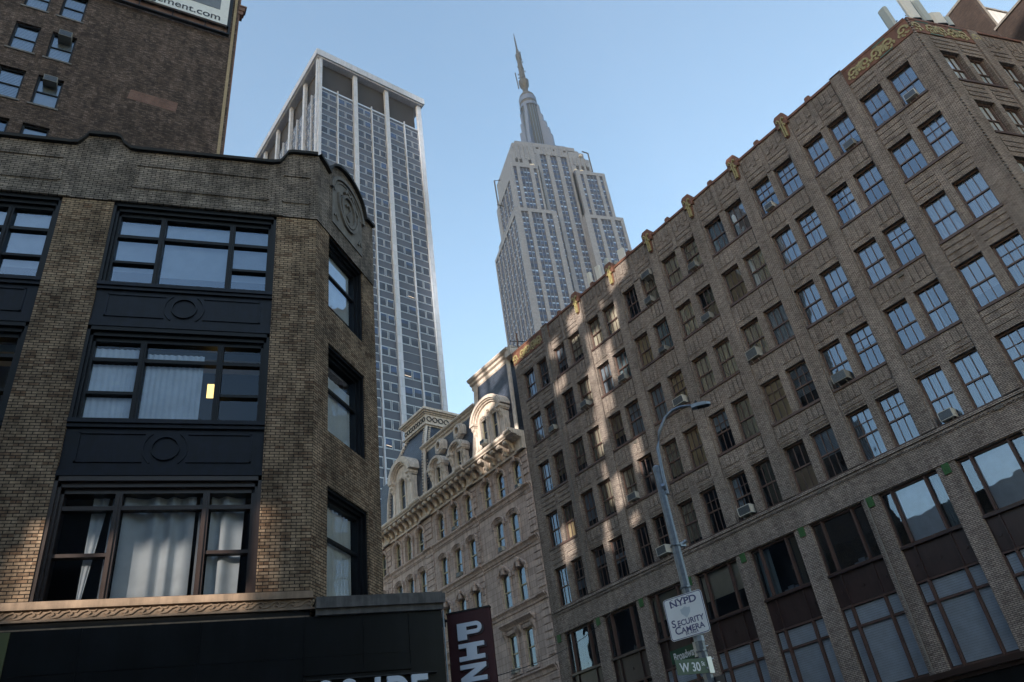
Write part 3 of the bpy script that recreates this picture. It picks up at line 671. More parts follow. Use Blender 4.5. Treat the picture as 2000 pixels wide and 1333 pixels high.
# cut corner
arch = [(1.62+1.06*math.cos(math.pi*(1-i/16)), 18.86+.86*math.sin(math.pi*(1-i/16))) for i in range(17)]
ctop = [(0, 19.02), (.35, 18.95), (.56, 18.86)]+arch[1:-1]+[(2.7, 18.86), (2.85, 18.92), (cl, 18.94)]
w = MB(); w.wall(0, cl, 6.1, 16.6, [(.64, 2.53, 14.07, 16.6), (.64, 2.53, 10.5, 12.98), (.64, 2.53, 6.62, 9.12)], 0, .35)
build(w, 'corner_wall', M['brick_tan'], CB, rz=AC_)
w = MB()
for (a, b), (c, d) in zip(ctop[:-1], ctop[1:]): w.poly([(a, -.03, 16.6), (c, -.03, 16.6), (c, -.03, d), (a, -.03, b)])
build(w, 'corner_parapet', M['brick_sooty'], CB, rz=AC_)
w = MB(); w.zprism([(-.05, -.04), (.005, -.045), (.035, -.02), (.02, .1), (-.05, .1)], 16.6, 19.02); build(w, 'parapet_corner', M['brick_sooty'], CB)
w = MB(); coping(w, ctop); build(w, 'corner_coping', M['tar'], CB, rz=AC_)
w = MB(); P = [(.72, 17.15), (2.46, 17.15), (2.46, 18.45)]+[(1.59+.87*math.cos(math.pi*i/12), 18.45+.78*math.sin(math.pi*i/12)) for i in range(1, 12)]+[(.72, 18.45)]
w.prism(P, -.06, -.03); w.ring(1.59, 18.45, .86, .98, -.12, -.03, 0, math.pi, 16, .9); w.ring(1.59, 18.45, .74, .79, -.09, -.03, 0, math.pi, 16, .9)
w.ring(1.59, 18.2, .34, .42, -.13, -.03, 0, 2*math.pi, 20, 1.45)
w.ribbon([(1.35, 18.75), (1.45, 18.95), (1.59, 18.8), (1.73, 18.95), (1.83, 18.75)], .1, -.15, -.05)
for mr in (-1, 1):
    w.ribbon([(1.59+mr*.4, 18.6), (1.59+mr*.58, 18.45), (1.59+mr*.55, 18.1), (1.59+mr*.42, 17.8), (1.59+mr*.2, 17.55), (1.59, 17.5)], .09, -.13, -.05)
    w.ribbon([(1.59+mr*.6, 17.4), (1.59+mr*.7, 17.6), (1.59+mr*.78, 17.45)], .07, -.1, -.05)
w.ribbon([(1.45, 18.35), (1.6, 18.5), (1.72, 18.3), (1.6, 18.1), (1.5, 17.95), (1.66, 17.85)], .08, -.12, -.05)
build(w, 'cartouche', M['cast_stone'], CB, rz=AC_)
# roof, back and inside
e2 = (e1[0]+bB.x*18, e1[1]+bB.y*18)
q = MB(); q.zprism([(XL, .3), (-.1, .3), (e1[0]-.3, e1[1]), (e2[0]-.3, e2[1]), (XL, e2[1])], 18.0, 18.2); build(q, 'roof', M['tar'], CB)
q = MB(); q.box(0, 18, 0, .3, 0, 18.8); build(q, 'side_wall', M['brick_tan'], CB, (e1[0], e1[1], 0), TH); q = MB(); q.box(XL, XL+.3, .42, 19, 0, 18.3); build(q, 'party_wall', M['brick_umber'], CB)
q = MB()
q.box(XL+.3, e1[0]-2.3, 2.2, 2.3, .2, 18); q.zprism([(-.75, .5), (-.45, .5), (.9, 2.4), (.8, 2.5)], 6.3, 16.8)
build(q, 'interior', M['interior_dark'], CB)
q = MB()
for z in (6.3, 9.3, 13.0, 16.75): q.zprism([(XL+.3, .44), (-.12, .44), (e1[0]-.5, e1[1]-.1), (e1[0]-2, e1[1]+1), (XL+.3, 2.2)], z, z+.12)
build(q, 'floor_slab', M['gypsum'], CB)
# street front windows, navy spandrels
def shopwin(x0, x1, z0, z1, tr, mid, mat, m1=.303, m2=.725, head=.32):
    b = MB(); w_ = x1-x0
    for k, (o_, i_, y_) in enumerate(((0, .07, .02), (.05, .13, .1), (.11, .19, .18))):
        b.box(x0+o_, x0+i_, y_, y_+.3, z0, z1-head*k/3); b.box(x1-i_, x1-o_, y_, y_+.3, z0, z1-head*k/3); b.box(x0+o_, x1-o_, y_, y_+.3, z1-head*(k+1)/3, z1-head*k/3)
    b.box(x0+.19, x1-.19, .14, .36, z0, z0+.08)
    for m in (m1, m2): x = x0+w_*m; b.box(x-.065, x+.065, .16, .38, z0+.08, z1-head); b.box(x-.02, x+.02, .13, .16, z0+.08, z1-head)
    b.box(x0+.19, x1-.19, .2, .36, tr-.045, tr+.045)
    for (a, c) in ((x0+.19, x0+w_*m1-.065), (x0+w_*m2+.065, x1-.19)): b.box(a, c, .19, .35, mid-.035, mid+.035)
    return b
FL = [(14.06, 16.6, 15.66, 14.83, 'black_frame'), (10.42, 12.8, 12.02, 11.16, 'black_frame'), (6.6, 9.12, 8.5, 7.54, 'bronze_frame')]
for wi, (x0, x1) in enumerate(wb[:3]):
    for fi, (z0, z1, tr, mid, mt) in enumerate(FL):
        o = build(shopwin(x0, x1, z0, z1, tr, mid, mt), 'window', M[mt], CB)
        link('pane', quadmesh('pane', x1-x0-.36, z1-z0-.36, .28, 'pane' if fi < 1 else 'pane_clear', x0+.18, z0+.06), o)
        a, b = x0+.19, x1-.19; m1, m2 = x0+(x1-x0)*.303, x0+(x1-x0)*.725; zt = z1-.3
        if fi == 0:
            for (p, r_, zc) in ((a, m1-.07, 14.7), (m1+.07, m2-.07, 14.6), (m2+.07, b, 14.62)): link('blind', quadmesh('blind', r_-p, zt-zc, .42, 'blind_white', p, zc), o)
        elif fi == 1:
            link('blind', drape('blind', a, m1-.07, z0, zt-.1, .36, 'shade_pale', .012, 60, .12, 1), o)
            link('blind', drape('blind', m1+.09, m2-.35, z0, zt-.2, .36, 'shade_pale', .014, 70, .12, 2), o)
            q = MB()
            for z in (11.75, 10.45):
                q.box(m2-.31, m2-.08, 1.3, 1.32, z, z+.38)
            build(q, 'lamp', M['lit_panel'], o)
            q = MB(); q.box(a, b, .6, .62, zt-.12, zt+.1); build(q, 'shelf', M['curtain_teal'], o)
        else:
            for (p, r_, sd, tl) in ((a+.5, m1-.2, 1, -.22), (m1-.14, m1-.08, 2, 0), (m1+.09, m2-.2, 3, 0), (m2-.13, m2-.09, 2, 0), (m2+.1, b-.12, 5, -.05)):
                link('curtain', drape('curtain', p, r_, z0+.08, zt, .42, 'drapery', .055 if r_-p > .3 else .01, 60, .42 if r_-p > .3 else .2, sd, tl), o)
    for (z0, z1) in ((12.8, 14.06), (9.12, 10.42)):
        q = MB(); q.box(x0, x1, .08, .3, z0, z1); q.box(x0, x1, -.02, .08, z1-.1, z1); q.box(x0, x1, .02, .08, z1-.19, z1-.1); q.box(x0, x1, 0, .08, z0, z0+.12); q.box(x0, x1, .04, .08, z0+.12, z0+.2)
        for (a, b, c, d) in ((x0+.25, x0+.29, z0+.32, z1-.3), (x1-.29, x1-.25, z0+.32, z1-.3)): q.box(a, b, .055, .08, c, d)
        cx = (x0+x1)/2-.02; cz = (z0+z1)/2
        for z in (z0+.32, z1-.33): q.box(x0+.25, cx-.42, .055, .08, z, z+.03); q.box(cx+.42, x1-.25, .055, .08, z, z+.03)
        q.ring(cx, cz, .25, .285, .035, .08, 0, 2*math.pi, 28)
        q.ring(cx, cz, .42, .45, .055, .08, -.9, .9, 10); q.ring(cx, cz, .42, .45, .055, .08, math.pi-.9, math.pi+.9, 10)
        build(q, 'spandrel_panel', M['navy_paint'], CB)
        if z0 > 12 or True: q = MB(); q.box(x0+.02, x1-.02, .03, .1, z0-.07, z0-.005); build(q, 'lintel_angle', M['frame_brown'], CB)
# cut-corner windows
for (z0, z1, tr) in ((14.07, 16.6, 15.54), (10.5, 12.98, 11.9), (6.62, 9.12, 8.07)):
    b = MB(); x0, x1 = .64, 2.53
    for k, (o_, i_, y_) in enumerate(((0, .05, .04), (.04, .1, .12), (.09, .15, .2))):
        b.box(x0+o_, x0+i_, y_, y_+.2, z0, z1-.07*k); b.box(x1-i_, x1-o_, y_, y_+.2, z0, z1-.07*k); b.box(x0+o_, x1-o_, y_, y_+.2, z1-.07*(k+1), z1-.07*k)
    b.box(x0+.15, x1-.15, .2, .32, z0, z0+.05); b.box(x0+.15, x1-.15, .22, .32, tr-.03, tr+.03)
    o = build(b, 'corner_window', M['black_frame'], CB, rz=AC_)
    link('pane', quadmesh('pane', x1-x0-.28, z1-z0-.2, .27, 'pane', x0+.14, z0+.03), o)
    if z0 < 8: link('curtain', drape('curtain', x0+.15, x1-.2, z0, z1-.2, .38, 'drapery', .03, 40, .16, 3), o)
    elif z0 < 12: link('blind', drape('blind', x0+.15, x1-.2, z0, z0+1.9, .36, 'shade_pale', .008, 30, .2, 4), o)
    else: link('blind', quadmesh('blind', x1-x0-.35, 1.75, .35, 'shade_pale', x0+.15, z0+.6), o)  # pale sheet stands in for the sky reflected in this top pane
# sandstone sill, running scroll frieze and shop cornice
q = MB(); q.box(XL, .06, -.10, .3, 6.46, 6.6); q.box(XL, .03, -.03, .2, 6.28, 6.46); q.box(XL, .1, -.06, .1, 6.25, 6.29); q.box(XL, .0, -.02, .2, 6.02, 6.14); q.box(XL, 0, -.08, .2, 6.05, 6.10)
k = -12.0
build(q, 'sill_course', M['sandstone'], CB)
q = MB()
while k < -.2:
    q.ribbon([(k, 6.31), (k+.12, 6.33), (k+.2, 6.4), (k+.29, 6.43), (k+.34, 6.38), (k+.3, 6.34), (k+.26, 6.36)], .028, -.055, -.03); q.ribbon([(k+.02, 6.42), (k+.1, 6.40), (k+.13, 6.44)], .02, -.05, -.03); k += .3
build(q, 'scroll_frieze', M['sandstone'], CB)
q = MB(); q.box(XL, 0, -.005, .3, 6.14, 6.26); build(q, 'shadow_gap', M['tar'], CB)
SX = 2.54; SY = -.35
q = MB(); bb = (bB.x, bB.y)
def shop(q, ox, oy, z0, z1): q.zprism([(.1, oy), (SX+ox, oy), (SX+ox+bb[0]*9-.0, oy+bb[1]*9), (.1, oy+9)], z0, z1)
shop(q, .07, SY-.12, 6.14, 6.33); shop(q, .03, SY-.07, 6.02, 6.14); shop(q, .02, SY-.1, 6.331, 6.36)
build(q, 'shop_cornice', M['grey_paint'], CB)
q = MB(); q.zprism([(XL, SY), (SX, SY), (SX+bb[0]*9, SY+bb[1]*9), (XL, 9)], 0, 6.019)
for z_ in (5.28, 4.6): q.box(-4.9, 1.85, SY-.006, SY, z_-.006, z_+.006)
for x in (-8.9, -6.0, -3.9, -1.95, -.86, -.1, 1.0, 1.88): q.box(x-.012, x+.012, SY-.012, SY, 5.0, 6.02)
q.box(-.1, 1.9, SY-.03, SY, 4.95, 5.02); q.box(-.1, 1.9, SY-.05, SY, 4.86, 4.92); q.box(1.87, 1.93, SY-.02, SY, 3, 6.0)
build(q, 'shopfront', M['fascia_black'], CB)
q = MB(); q.box(-9, -5.0, SY-.03, SY, 3.5, 6.0); build(q, 'shopfront_panel', M['olive_panel'], CB)
q = MB(); q.tube([(SX+.02, SY-.02, 6.0), (SX+.02, SY-.02, 3.0)], .018); build(q, 'downpipe', M['galvanised'], CB)
def text(name, body, size, mat, parent, loc, rot, bold=.0, ext=.01, sx=1.0, align='LEFT'):
    c = bpy.data.curves.new(name, 'FONT'); c.body = body; c.size = size; c.offset = bold; c.extrude = ext; c.align_x = align
    o = bpy.data.objects.new(name, c); COL.objects.link(o); bpy.context.view_layer.update()
    m = bpy.data.meshes.new_from_object(o.evaluated_get(bpy.context.evaluated_depsgraph_get())); bpy.data.objects.remove(o); bpy.data.curves.remove(c)
    m.name = name; m.materials.clear(); m.materials.append(M[mat])
    o = bpy.data.objects.new(name, m); COL.objects.link(o); o.parent = parent; o.location = loc; o.rotation_euler = rot; o.scale = (sx, 1, 1); return o
SG = thing('shop_lettering', 'large pale block letters ending in IDE under the black shop fascia', 'sign', (CX+1.85, CY+SY-.06, 4.2))
for ch, x, sx in (('S', -1.75, .8), ('S', -1.33, .8), ('I', -.73, .85), ('D', -.50, .72), ('E', -.05, .82)):
    text('letter', ch, .86, 'letter_white', SG, (x, -.12, 0), (R(90), 0, 0), .015, .06, sx)
q = MB(); q.box(-1.9, .5, -.06, .04, -.12, -.06); q.box(-1.9, .5, -.06, .04, .64, .66); build(q, 'rail', M['rubber_black'], SG)
# ================================================================ hanging sign
PZ = thing('hanging_sign', 'dark red hanging sign with stacked pale slab letters PIZZA', 'sign', (3.58, 15.9, 0), R(-28.7))
q = MB(); q.box(0, .9, 0, .12, 2.9, 6.0); build(q, 'board', M['banner_maroon'], PZ)
q = MB(); q.box(-.01, .91, -.01, .13, 6.0, 6.03); build(q, 'trim', M['rubber_black'], PZ)
for z_ in (5.9, 3.2): q = MB(); q.tube([(0, .06, z_), (-.27, .06, z_)], .03); q.box(-.22, -.06, 0, .12, z_-.1, z_+.06); build(q, 'bracket', M['rubber_black'], PZ)
def slab(ch, b, x, z, w, h, y0, y1):
    t = .27*h; v = .26*w
    Q = lambda P: b.prism([(x+a*w, z+c*h) for a, c in P], y0, y1)
    if ch == 'P':
        Q([(0, 0), (.36, 0), (.36, 1), (0, 1)]); Q([(.36, .76), (.75, .76), (.75, 1), (.36, 1)]); Q([(.36, .3), (.75, .3), (.75, .54), (.36, .54)])
        b.ring(x+.75*w, z+.65*h, .11*h, .35*h, y0, y1, -math.pi/2, math.pi/2, 10)
    if ch == 'I': Q([(0, 0), (1, 0), (1, .26), (0, .26)]); Q([(0, .74), (1, .74), (1, 1), (0, 1)]); Q([(.3, .26), (.7, .26), (.7, .74), (.3, .74)])
    if ch == 'Z': Q([(0, 0), (1, 0), (1, .26), (.5, .26), (0, .26)]); Q([(0, .74), (1, .74), (1, 1), (0, 1)]); Q([(0, .26), (.42, .26), (1, .74), (.58, .74)])
    if ch == 'A': Q([(0, 0), (.3, 0), (.62, 1), (.36, 1)]); Q([(.7, 0), (1, 0), (.66, 1), (.38, 1)]); Q([(.25, .2), (.75, .2), (.7, .4), (.3, .4)])
for i, ch in enumerate('PIZZA'):
    z = 5.44-i*.395
    b = MB(); slab(ch, b, .21, z, .52, .325, -.05, 0); build(b, 'letter', M['letter_white'], PZ)
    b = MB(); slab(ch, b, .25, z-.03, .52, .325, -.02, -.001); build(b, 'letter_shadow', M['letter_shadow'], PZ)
# thin cable strung across the street
q = MB(); P0 = Vector((-.6+2.1, 15.1, 4.3)); P1 = Vector((19.6, 40.0, 13.6))
q.tube([tuple(P0.lerp(P1, t/12)-Vector((0, 0, 1.1*math.sin(math.pi*t/12)))) for t in range(13)], .012, 5)
tag(build(q, 'cable', M['rubber_black']), 'thin dark cable strung from the shop corner towards the pale stone hotel', 'cable')
# ================================================================ tall brown brick building, top left
BB = thing('brown_brick_building', 'tall dark brown brick building with a billboard behind the near building', 'building', (-3.65, 34.61, 0), R(11.5))
holes = []
for zb in (49.37, 45.4, 41.4, 37.4, 33.4, 53.37, 57.37, 61.4):
    for x0 in (-11.83, -9.98, -15.6, -17.4, -21, -23): holes.append((x0, x0+1.26, zb-2.42, zb))
w = MB(); w.wall(-26, 0, 0, 66, holes, 0, .3); build(w, 'front_wall', M['brick_umber'], BB)
q = MB(); q.box(-26, -.3, 1.4, 24, .2, 65); build(q, 'interior', M['interior_dark'], BB)
AL = TH-R(11.5)
q = MB(); q.box(.02, 24, 0, .3, 0, 66); build(q, 'side_wall', M['brick_buff'], BB, (0, 0, 0), AL)
q = MB(); q.box(-.02, .09, -.0, .5, 0, 66); q.box(-.02, .4, -.1, .5, 53.3, 53.7); q.box(-.02, .3, -.05, .5, 52.9, 53.3); q.box(-.02, .5, -.15, .5, 53.7, 53.85)
build(q, 'sunlit_corner_trim', M['brick_orange'], BB)  # orange colour paints in the sunlight along this edge
q = MB(); q.box(-1.0, -.75, -.03, 0, 30, 66); build(q, 'wall_joint', M['brick_umber'], BB)
q = MB(); q.box(-26, 0, 0, 24, 65.5, 66.2); build(q, 'roof', M['tar'], BB)
q = MB(); q.prism([(-5.5, 41.4), (-2.85, 41.32), (-2.8, 42.15), (-5.4, 42.22)], -.012, 0); build(q, 'brick_patch', M['brick_orange'], BB)
q = MB(); q.box(-8.2, -.62, -.012, 0, 49.95, 50.75); build(q, 'brick_patch', M['brick_orange'], BB)
WM = sash(1.26, 2.42, 1, fr=.11).mesh('window'); WM.materials.append(M['black_frame'])
PM = quadmesh('pane', 1.1, 2.26, .07, 'pane', .08, .08)
bm = [quadmesh('blind', 1.1, 2.3, .2, 'blind_white', .08, .06), quadmesh('blind', 1.1, 1.9, .2, 'blind_white', .08, .46), slats('blind', .08, 1.18, .1, 2.3, .18, 'blind_white', .12)]
rr = random.Random(3)
for h in holes:
    o = link('window', WM, BB, (h[0], .16, h[2])); link('pane', PM, o)
    if rr.random() < .85: link('blind', rr.choice(bm), o)
    q = MB(); q.box(h[0]-.1, h[1]+.1, -.06, .16, h[2]-.12, h[2]); build(q, 'sill', M['cast_stone'], o, (-h[0], -.16, -h[2]))
ca, sa = math.cos(R(11.5)), math.sin(R(11.5))
for (x, z, lb) in ((-9.3, 44.95, 'boxy white air conditioner high in a window of the tall brown building, upper of two'), (-9.35, 40.95, 'boxy white air conditioner in a window of the tall brown building, lower of two')):
    ac((-3.65+x*ca-.1*sa, 34.61+x*sa+.1*ca, z-.1), R(11.5), lb, None, 1.2, False)
BD = thing('billboard', 'white billboard with a grey panel and a web address at the top left', 'billboard', (-3.65-.3*sa*-1, 34.61-.3*ca, 0), R(11.5))
q = MB(); q.box(-11.0, -.66, -.02, .12, 50.8, 61); build(q, 'board', M['board_white'], BD)
q = MB(); q.box(-11.2, -.45, -.04, .2, 49.85, 49.95); q.box(-.55, -.45, -.04, .2, 49.95, 61.2); q.box(-.66, -.55, -.03, .15, 50.7, 61.2)
for x in (-2, -4, -6, -8): q.box(x-.03, x+.03, .12, .28, 49.95, 61)
build(q, 'frame', M['black_frame'], BD)
q = MB(); q.box(-8.2, -1.22, -.04, -.021, 52.25, 58); build(q, 'panel', M['board_grey'], BD)
text('web_address', 'management.com', .95, 'ink', BD, (-1.1, -.03, 51.05), (R(90), 0, 0), .012, .004, .93, 'RIGHT')
text('lettering', 'MANAGEMENT', .8, 'board_white', BD, (-2.9, -.045, 53.15), (R(90), 0, 0), .01, .004, 1.15, 'RIGHT')
# ================================================================ pale stone hotel with mansard roof
HT = thing('mansard_hotel', 'ornate cream stone hotel with slate mansard roof and arched dormers', 'building', (COx, COy, 0))
HL, HR = 55.2, 33.08
bays3 = [([34.5, 36.5, 38.25], 33.1, 39.7), ([40.75, 42.65, 44.65], 40.2, 46.0), ([47.75, 49.65, 51.45], 47.0, 52.7), ([53.95], 53.2, 55.2)]
holes = []; WN = []
for cs, a, b in bays3:
    for c0 in cs: WN.append((c0, 23.35, 25.4, .48, .48, 'arch'))
    c4 = cs if len(cs) != 3 or a > 34 else [35.55, 37.3]
    for c0 in c4:
        WN.append((c0, 19.7, 21.9, .47, .18, 'seg')); WN.append((c0, 15.85, 18.15, .48, .17, 'orn')); WN.append((c0, 11.75, 14.15, .46, 0, 'hood')); WN.append((c0, 7.2, 9.9, .4, 0, 'hood'))
for c0, za, zb, hw, rise, k in WN: holes.append((-c0-hw, -c0+hw, za, zb)+((rise,) if rise else ()))
w = MB(); w.wall(-HL, -HR, 0, 26.1, holes, 0, .3)
build(w, 'front_wall', M['ashlar'], HT, rz=AB)
q = MB(); q.box(-HL, -HR, 1.2, 22, .2, 26.4); build(q, 'interior', M['interior_dark'], HT, rz=AB)
q = MB(); q.box(-HL, -HL+.3, .3, 22, 0, 26.3); q.box(-HR-.3, -HR, .3, 22, 0, 33); build(q, 'side_wall', M['ashlar'], HT, rz=AB)
# quoins
q = MB()
for qa, qb in ((33.2, 33.85), (39.65, 40.2), (46.0, 47.0), (52.65, 53.25)):
    z = 1.0; k = 0
    while z < 25.7:
        if not any(abs(z-b_) < .45 for b_ in (23.1, 19.4, 15.6, 11.3)):
            d = .1 if k % 2 else 0; q.box(-qb-d*.6, -qa+d*.6, -.07, 0, z, z+.38, 'b')
        z += .46; k += 1
build(q, 'quoins', M['ashlar'], HT, rz=AB)
def band(q, z, p=.22, x0=-HL, x1=-HR): q.ext([(0, z-.22), (0, z+.2), (-p, z+.2), (-p, z+.1), (-p*.7, z+.04), (-p*.45, z-.05), (-p*.3, z-.22)], x0, x1)
q = MB()
for z in (23.1, 19.4, 15.6, 11.3): band(q, z)
q.box(-HL, -HR, -.05, 0, 22.75, 22.82); q.box(-HL, -HR, -.05, 0, 19.0, 19.07)
for qa, qb in ((33.2, 33.9), (39.6, 40.25), (45.95, 47.05), (52.6, 53.3)):
    for z in (23.1, 19.4, 15.6, 11.3): band(q, z, .34, -qb, -qa)
build(q, 'belt_course', M['ashlar'], HT, rz=AB)
# window dressings
for c0, za, zb, hw, rise, k in WN:
    x = -c0; q = MB()
    if k == 'arch':
        zs = zb-hw
        for (r0, r1, y) in ((hw, hw+.08, -.05), (hw+.08, hw+.17, -.12), (hw+.17, hw+.26, -.17)): q.ring(x, zs, r0, r1, y, 0, 0, math.pi, 12)
        for sg in (-1, 1):
            q.box(x+sg*(hw+.14)-.1, x+sg*(hw+.14)+.1, -.1, 0, za, zs-.12); q.box(x+sg*(hw+.14)-.14, x+sg*(hw+.14)+.14, -.15, 0, zs-.14, zs)
        q.prism([(x-.07, zs+hw), (x+.07, zs+hw), (x+.11, zs+hw+.36), (x-.11, zs+hw+.36)], -.22, 0)
    elif k == 'seg' or k == 'orn':
        zs = zb-rise; K = rise/hw
        for (r0, y) in ((0, -.06), (.1, -.12), (.2, -.17)): q.ring(x, zs+r0*.6, hw+r0, hw+r0+.1, y, 0, 0, math.pi, 10, K*1.2+.1)
        for sg in (-1, 1): q.box(x+sg*(hw+.13)-.08, x+sg*(hw+.13)+.08, -.07, 0, za, zs+.05); q.box(x+sg*(hw+.2)-.1, x+sg*(hw+.2)+.1, -.14, 0, zs-.18, zs+.12)
        if k == 'orn':
            q.prism([(x-.1, zb-.02), (x+.1, zb-.02), (x+.14, zb+.55), (x-.14, zb+.55)], -.26, 0); q.ring(x, zb+.5, .0, .16, -.3, 0, 0, 2*math.pi, 8)
            for sg in (-1, 1): q.ribbon([(x+sg*.12, zb+.35), (x+sg*.3, zb+.42), (x+sg*.48, zb+.2), (x+sg*.6, zb+.05)], .1, -.2, 0)
    else:
        q.ext([(0, zb+.35), (0, zb+.75), (-.42, zb+.75), (-.42, zb+.66), (-.3, zb+.58), (-.15, zb+.45), (-.12, zb+.35)], x-hw-.42, x+hw+.42)
        q.box(x-hw-.1, x+hw+.1, -.1, 0, zb+.05, zb+.3)
        for sg in (-1, 1): q.ext([(0, zb-.35), (0, zb+.35), (-.3, zb+.35), (-.24, zb+.1), (-.1, zb-.1)], x+sg*(hw+.22)-.09, x+sg*(hw+.22)+.09); q.box(x+sg*(hw+.13)-.08, x+sg*(hw+.13)+.08, -.08, 0, za, zb+.05)
    q.box(x-hw-.22, x+hw+.22, -.14, 0, za-.14, za, 'b')
    o = build(q, 'window_surround', M['cream_stone'] if k == 'x' else M['ashlar'], HT, rz=AB)
    f = MB(); f.box(x-hw, x-hw+.07, .12, .26, za, zb-rise); f.box(x+hw-.07, x+hw, .12, .26, za, zb-rise); f.box(x-hw+.07, x+hw-.07, .14, .24, za, za+.07); zm = za+(zb-rise-za)*.52
    f.box(x-hw+.07, x+hw-.07, .13, .22, zm-.035, zm+.035)
    if rise: f.ring(x, zb-rise, hw-.07, hw, .12, .26, 0, math.pi, 10, (rise/hw))
    else: f.box(x-hw+.07, x+hw-.07, .12, .24, zb-.07, zb)
    o2 = build(f, 'window', M['cream_paint'], HT, rz=AB); link('pane', quadmesh('pane', 2*hw-.06, zb-za-.04, .2, 'pane', x-hw+.03, za+.02), o2)
    if rr.random() < .75: zz = za+rr.choice((.05, .9, .5, 1.1)); link('blind', quadmesh('blind', 2*hw-.1, zb-zz, .28, rr.choice(['curtain_white', 'curtain_cream', 'curtain_teal']), x-hw+.05, zz), o2)
# main cornice: frieze, brackets, projecting top
def cor(q, x0, x1, dy=0):
    q.ext([(0, 25.8), (0, 27.2), (-1.12-dy, 27.2), (-1.16-dy, 27.12), (-1.12-dy, 27.0), (-1.0-dy, 26.92), (-1.0-dy, 26.84), (-.55-dy, 26.80), (-.5-dy, 26.72), (-.12-dy, 26.66), (-.1-dy, 25.98), (-.22-dy, 25.92), (-.2-dy, 25.8)], x0, x1)
q = MB(); cor(q, -HL, -HR-.02)
for a, b in ((33.12, 33.95), (39.5, 40.35), (45.7, 47.3), (52.4, 53.5)): cor(q, -b, -a, .16)
build(q, 'cornice', M['cream_stone'], HT, rz=AB)
brp = [(-.1, 26.05), (-.1, 26.8), (-.92, 26.8), (-.94, 26.66), (-.8, 26.55), (-.62, 26.56), (-.5, 26.44), (-.34, 26.22), (-.3, 26.06)]
bm_ = MB(); bm_.ext(brp, -.15, .15); bm_.ext([(-.9, 26.5), (-.97, 26.6), (-.94, 26.72), (-.86, 26.7)], -.19, .19); bmm = bm_.mesh('bracket'); bmm.materials.append(M['cream_stone'])
s_ = 34.35
while s_ < 55: link('bracket', bmm, HT, B2W(-s_, 0)+(0,), AB); s_ += .8
# slate roofs
def pav(q, x0, x1, prof, y1):        # prof: list of (inset, z); front and both flanks
    for (a, b), (c, d) in zip(prof[:-1], prof[1:]):
        q.poly([(x0+a, a+.2, b), (x1-a, a+.2, b), (x1-c, c+.2, d), (x0+c, c+.2, d)]); l0, l1 = b, d
        q.poly([(x1-a, a+.2, b), (x1-a, y1, b), (x1-c, y1, d), (x1-c, c+.2, d)]); q.poly([(x0+a, y1, b), (x0+a, a+.2, b), (x0+c, c+.2, d), (x0+c, y1, d)])
prL = [(0, 27.2), (.04, 28.4), (.10, 29.8), (.25, 31.2), (.48, 32.5), (.8, 33.7), (1.15, 34.7), (1.5, 35.6)]
prR = [(0, 27.2), (.02, 28.3), (.12, 29.4), (.28, 30.8), (.42, 32.4), (.5, 34.2)]
prM = [(0, 27.2), (.1, 28.6), (.22, 30.0), (.36, 31.4), (.45, 32.3)]
XL0, XL1 = -53.3, -46.75
q = MB(); pav(q, XL0, XL1, prL, 8); pav(q, -39.45, -34.0, prR, 8)
for (a, b), (c, d) in zip(prM[:-1], prM[1:]): q.poly([(XL1-.3, a+.3, b), (-39.2, a+.3, b), (-39.2, c+.3, d), (XL1-.3, c+.3, d)]); q.poly([(-HL, a+.3, b), (XL0, a+.3, b), (XL0, c+.3, d), (-HL, c+.3, d)])
build(q, 'mansard_slates', M['slate_blue'], HT, rz=AB)
q = MB(); q.box(-HL, -HR, .5, 20, 27.1, 27.18); q.box(XL1-.5, -39, .9, 12, 32.3, 32.4); q.box(XL0+1.4, XL1-1.4, 1.7, 8, 35.6, 35.7); q.box(-39, -34.4, .8, 8, 34.2, 34.3); build(q, 'roof_deck', M['tar'], HT, rz=AB)
q = MB()
def hip(q, x, sg, prof, r=.13, beads=True):
    P = [(x-sg*a, a+.2-.05, z) for a, z in prof]; q.tube(P, r, 8)
    if beads:
        for i in range(len(P)-1):
            A_, B_ = Vector(P[i]), Vector(P[i+1]); n = max(1, int((B_-A_).length/.27))
            for k in range(n):
                p = A_.lerp(B_, (k+.5)/n)
                for dx, dy in ((sg*-.3, -.0), (sg*.05, .32)):
                    q.lathe([(0, p.z-.12), (.12, p.z-.05), (.12, p.z+.05), (0, p.z+.12)], (p.x+dx, p.y+dy), 6)
hip(q, XL1, 1, prL); hip(q, XL0, -1, prL)
P = [(XL1+.0-a, z) for a, z in prL]
build(q, 'hip_moulding', M['cream_stone'], HT, rz=AB)
q = MB(); hip(q, -34.0, 1, prR, .16, False); hip(q, -39.45, -1, prR, .2, False); build(q, 'hip_rib', M['cream_stone'], HT, rz=AB)
# corner pavilion crown with its chain of rings
q = MB(); X0, X1 = XL0+1.5, XL1-1.5; Y0 = 1.62
for (o_, z0, z1) in ((.12, 35.5, 35.62), (.28, 35.62, 35.75), (.1, 35.75, 36.75), (.2, 36.75, 36.88), (.35, 36.88, 37.02), (.5, 37.02, 37.2), (.44, 37.2, 37.3)): q.box(X0-o_, X1+o_, Y0-o_, 7+o_, z0, z1)
build(q, 'pavilion_crown', M['cream_stone'], HT, rz=AB)
q = MB(); n = 8; wd = (X1-X0+.1)/n
for k in range(n):
    cx = X0-.05+wd*(k+.5); q.ring(cx, 36.25, .17, .235, Y0-.16, Y0-.1, 0, 2*math.pi, 16); q.box(cx+.235, cx+wd-.235, Y0-.15, Y0-.1, 36.22, 36.28)
build(q, 'ring_chain', M['louvre_dark'], HT, rz=AB)
q = MB()
for k in range(9): q.ring(-(7-.3)+k*.62-.3, 36.25, .2, .265, -.06, 0, 0, 2*math.pi, 16); q.box(-(7-.3)+k*.62-.04, -(7-.3)+k*.62+.03, -.05, 0, 36.22, 36.28)
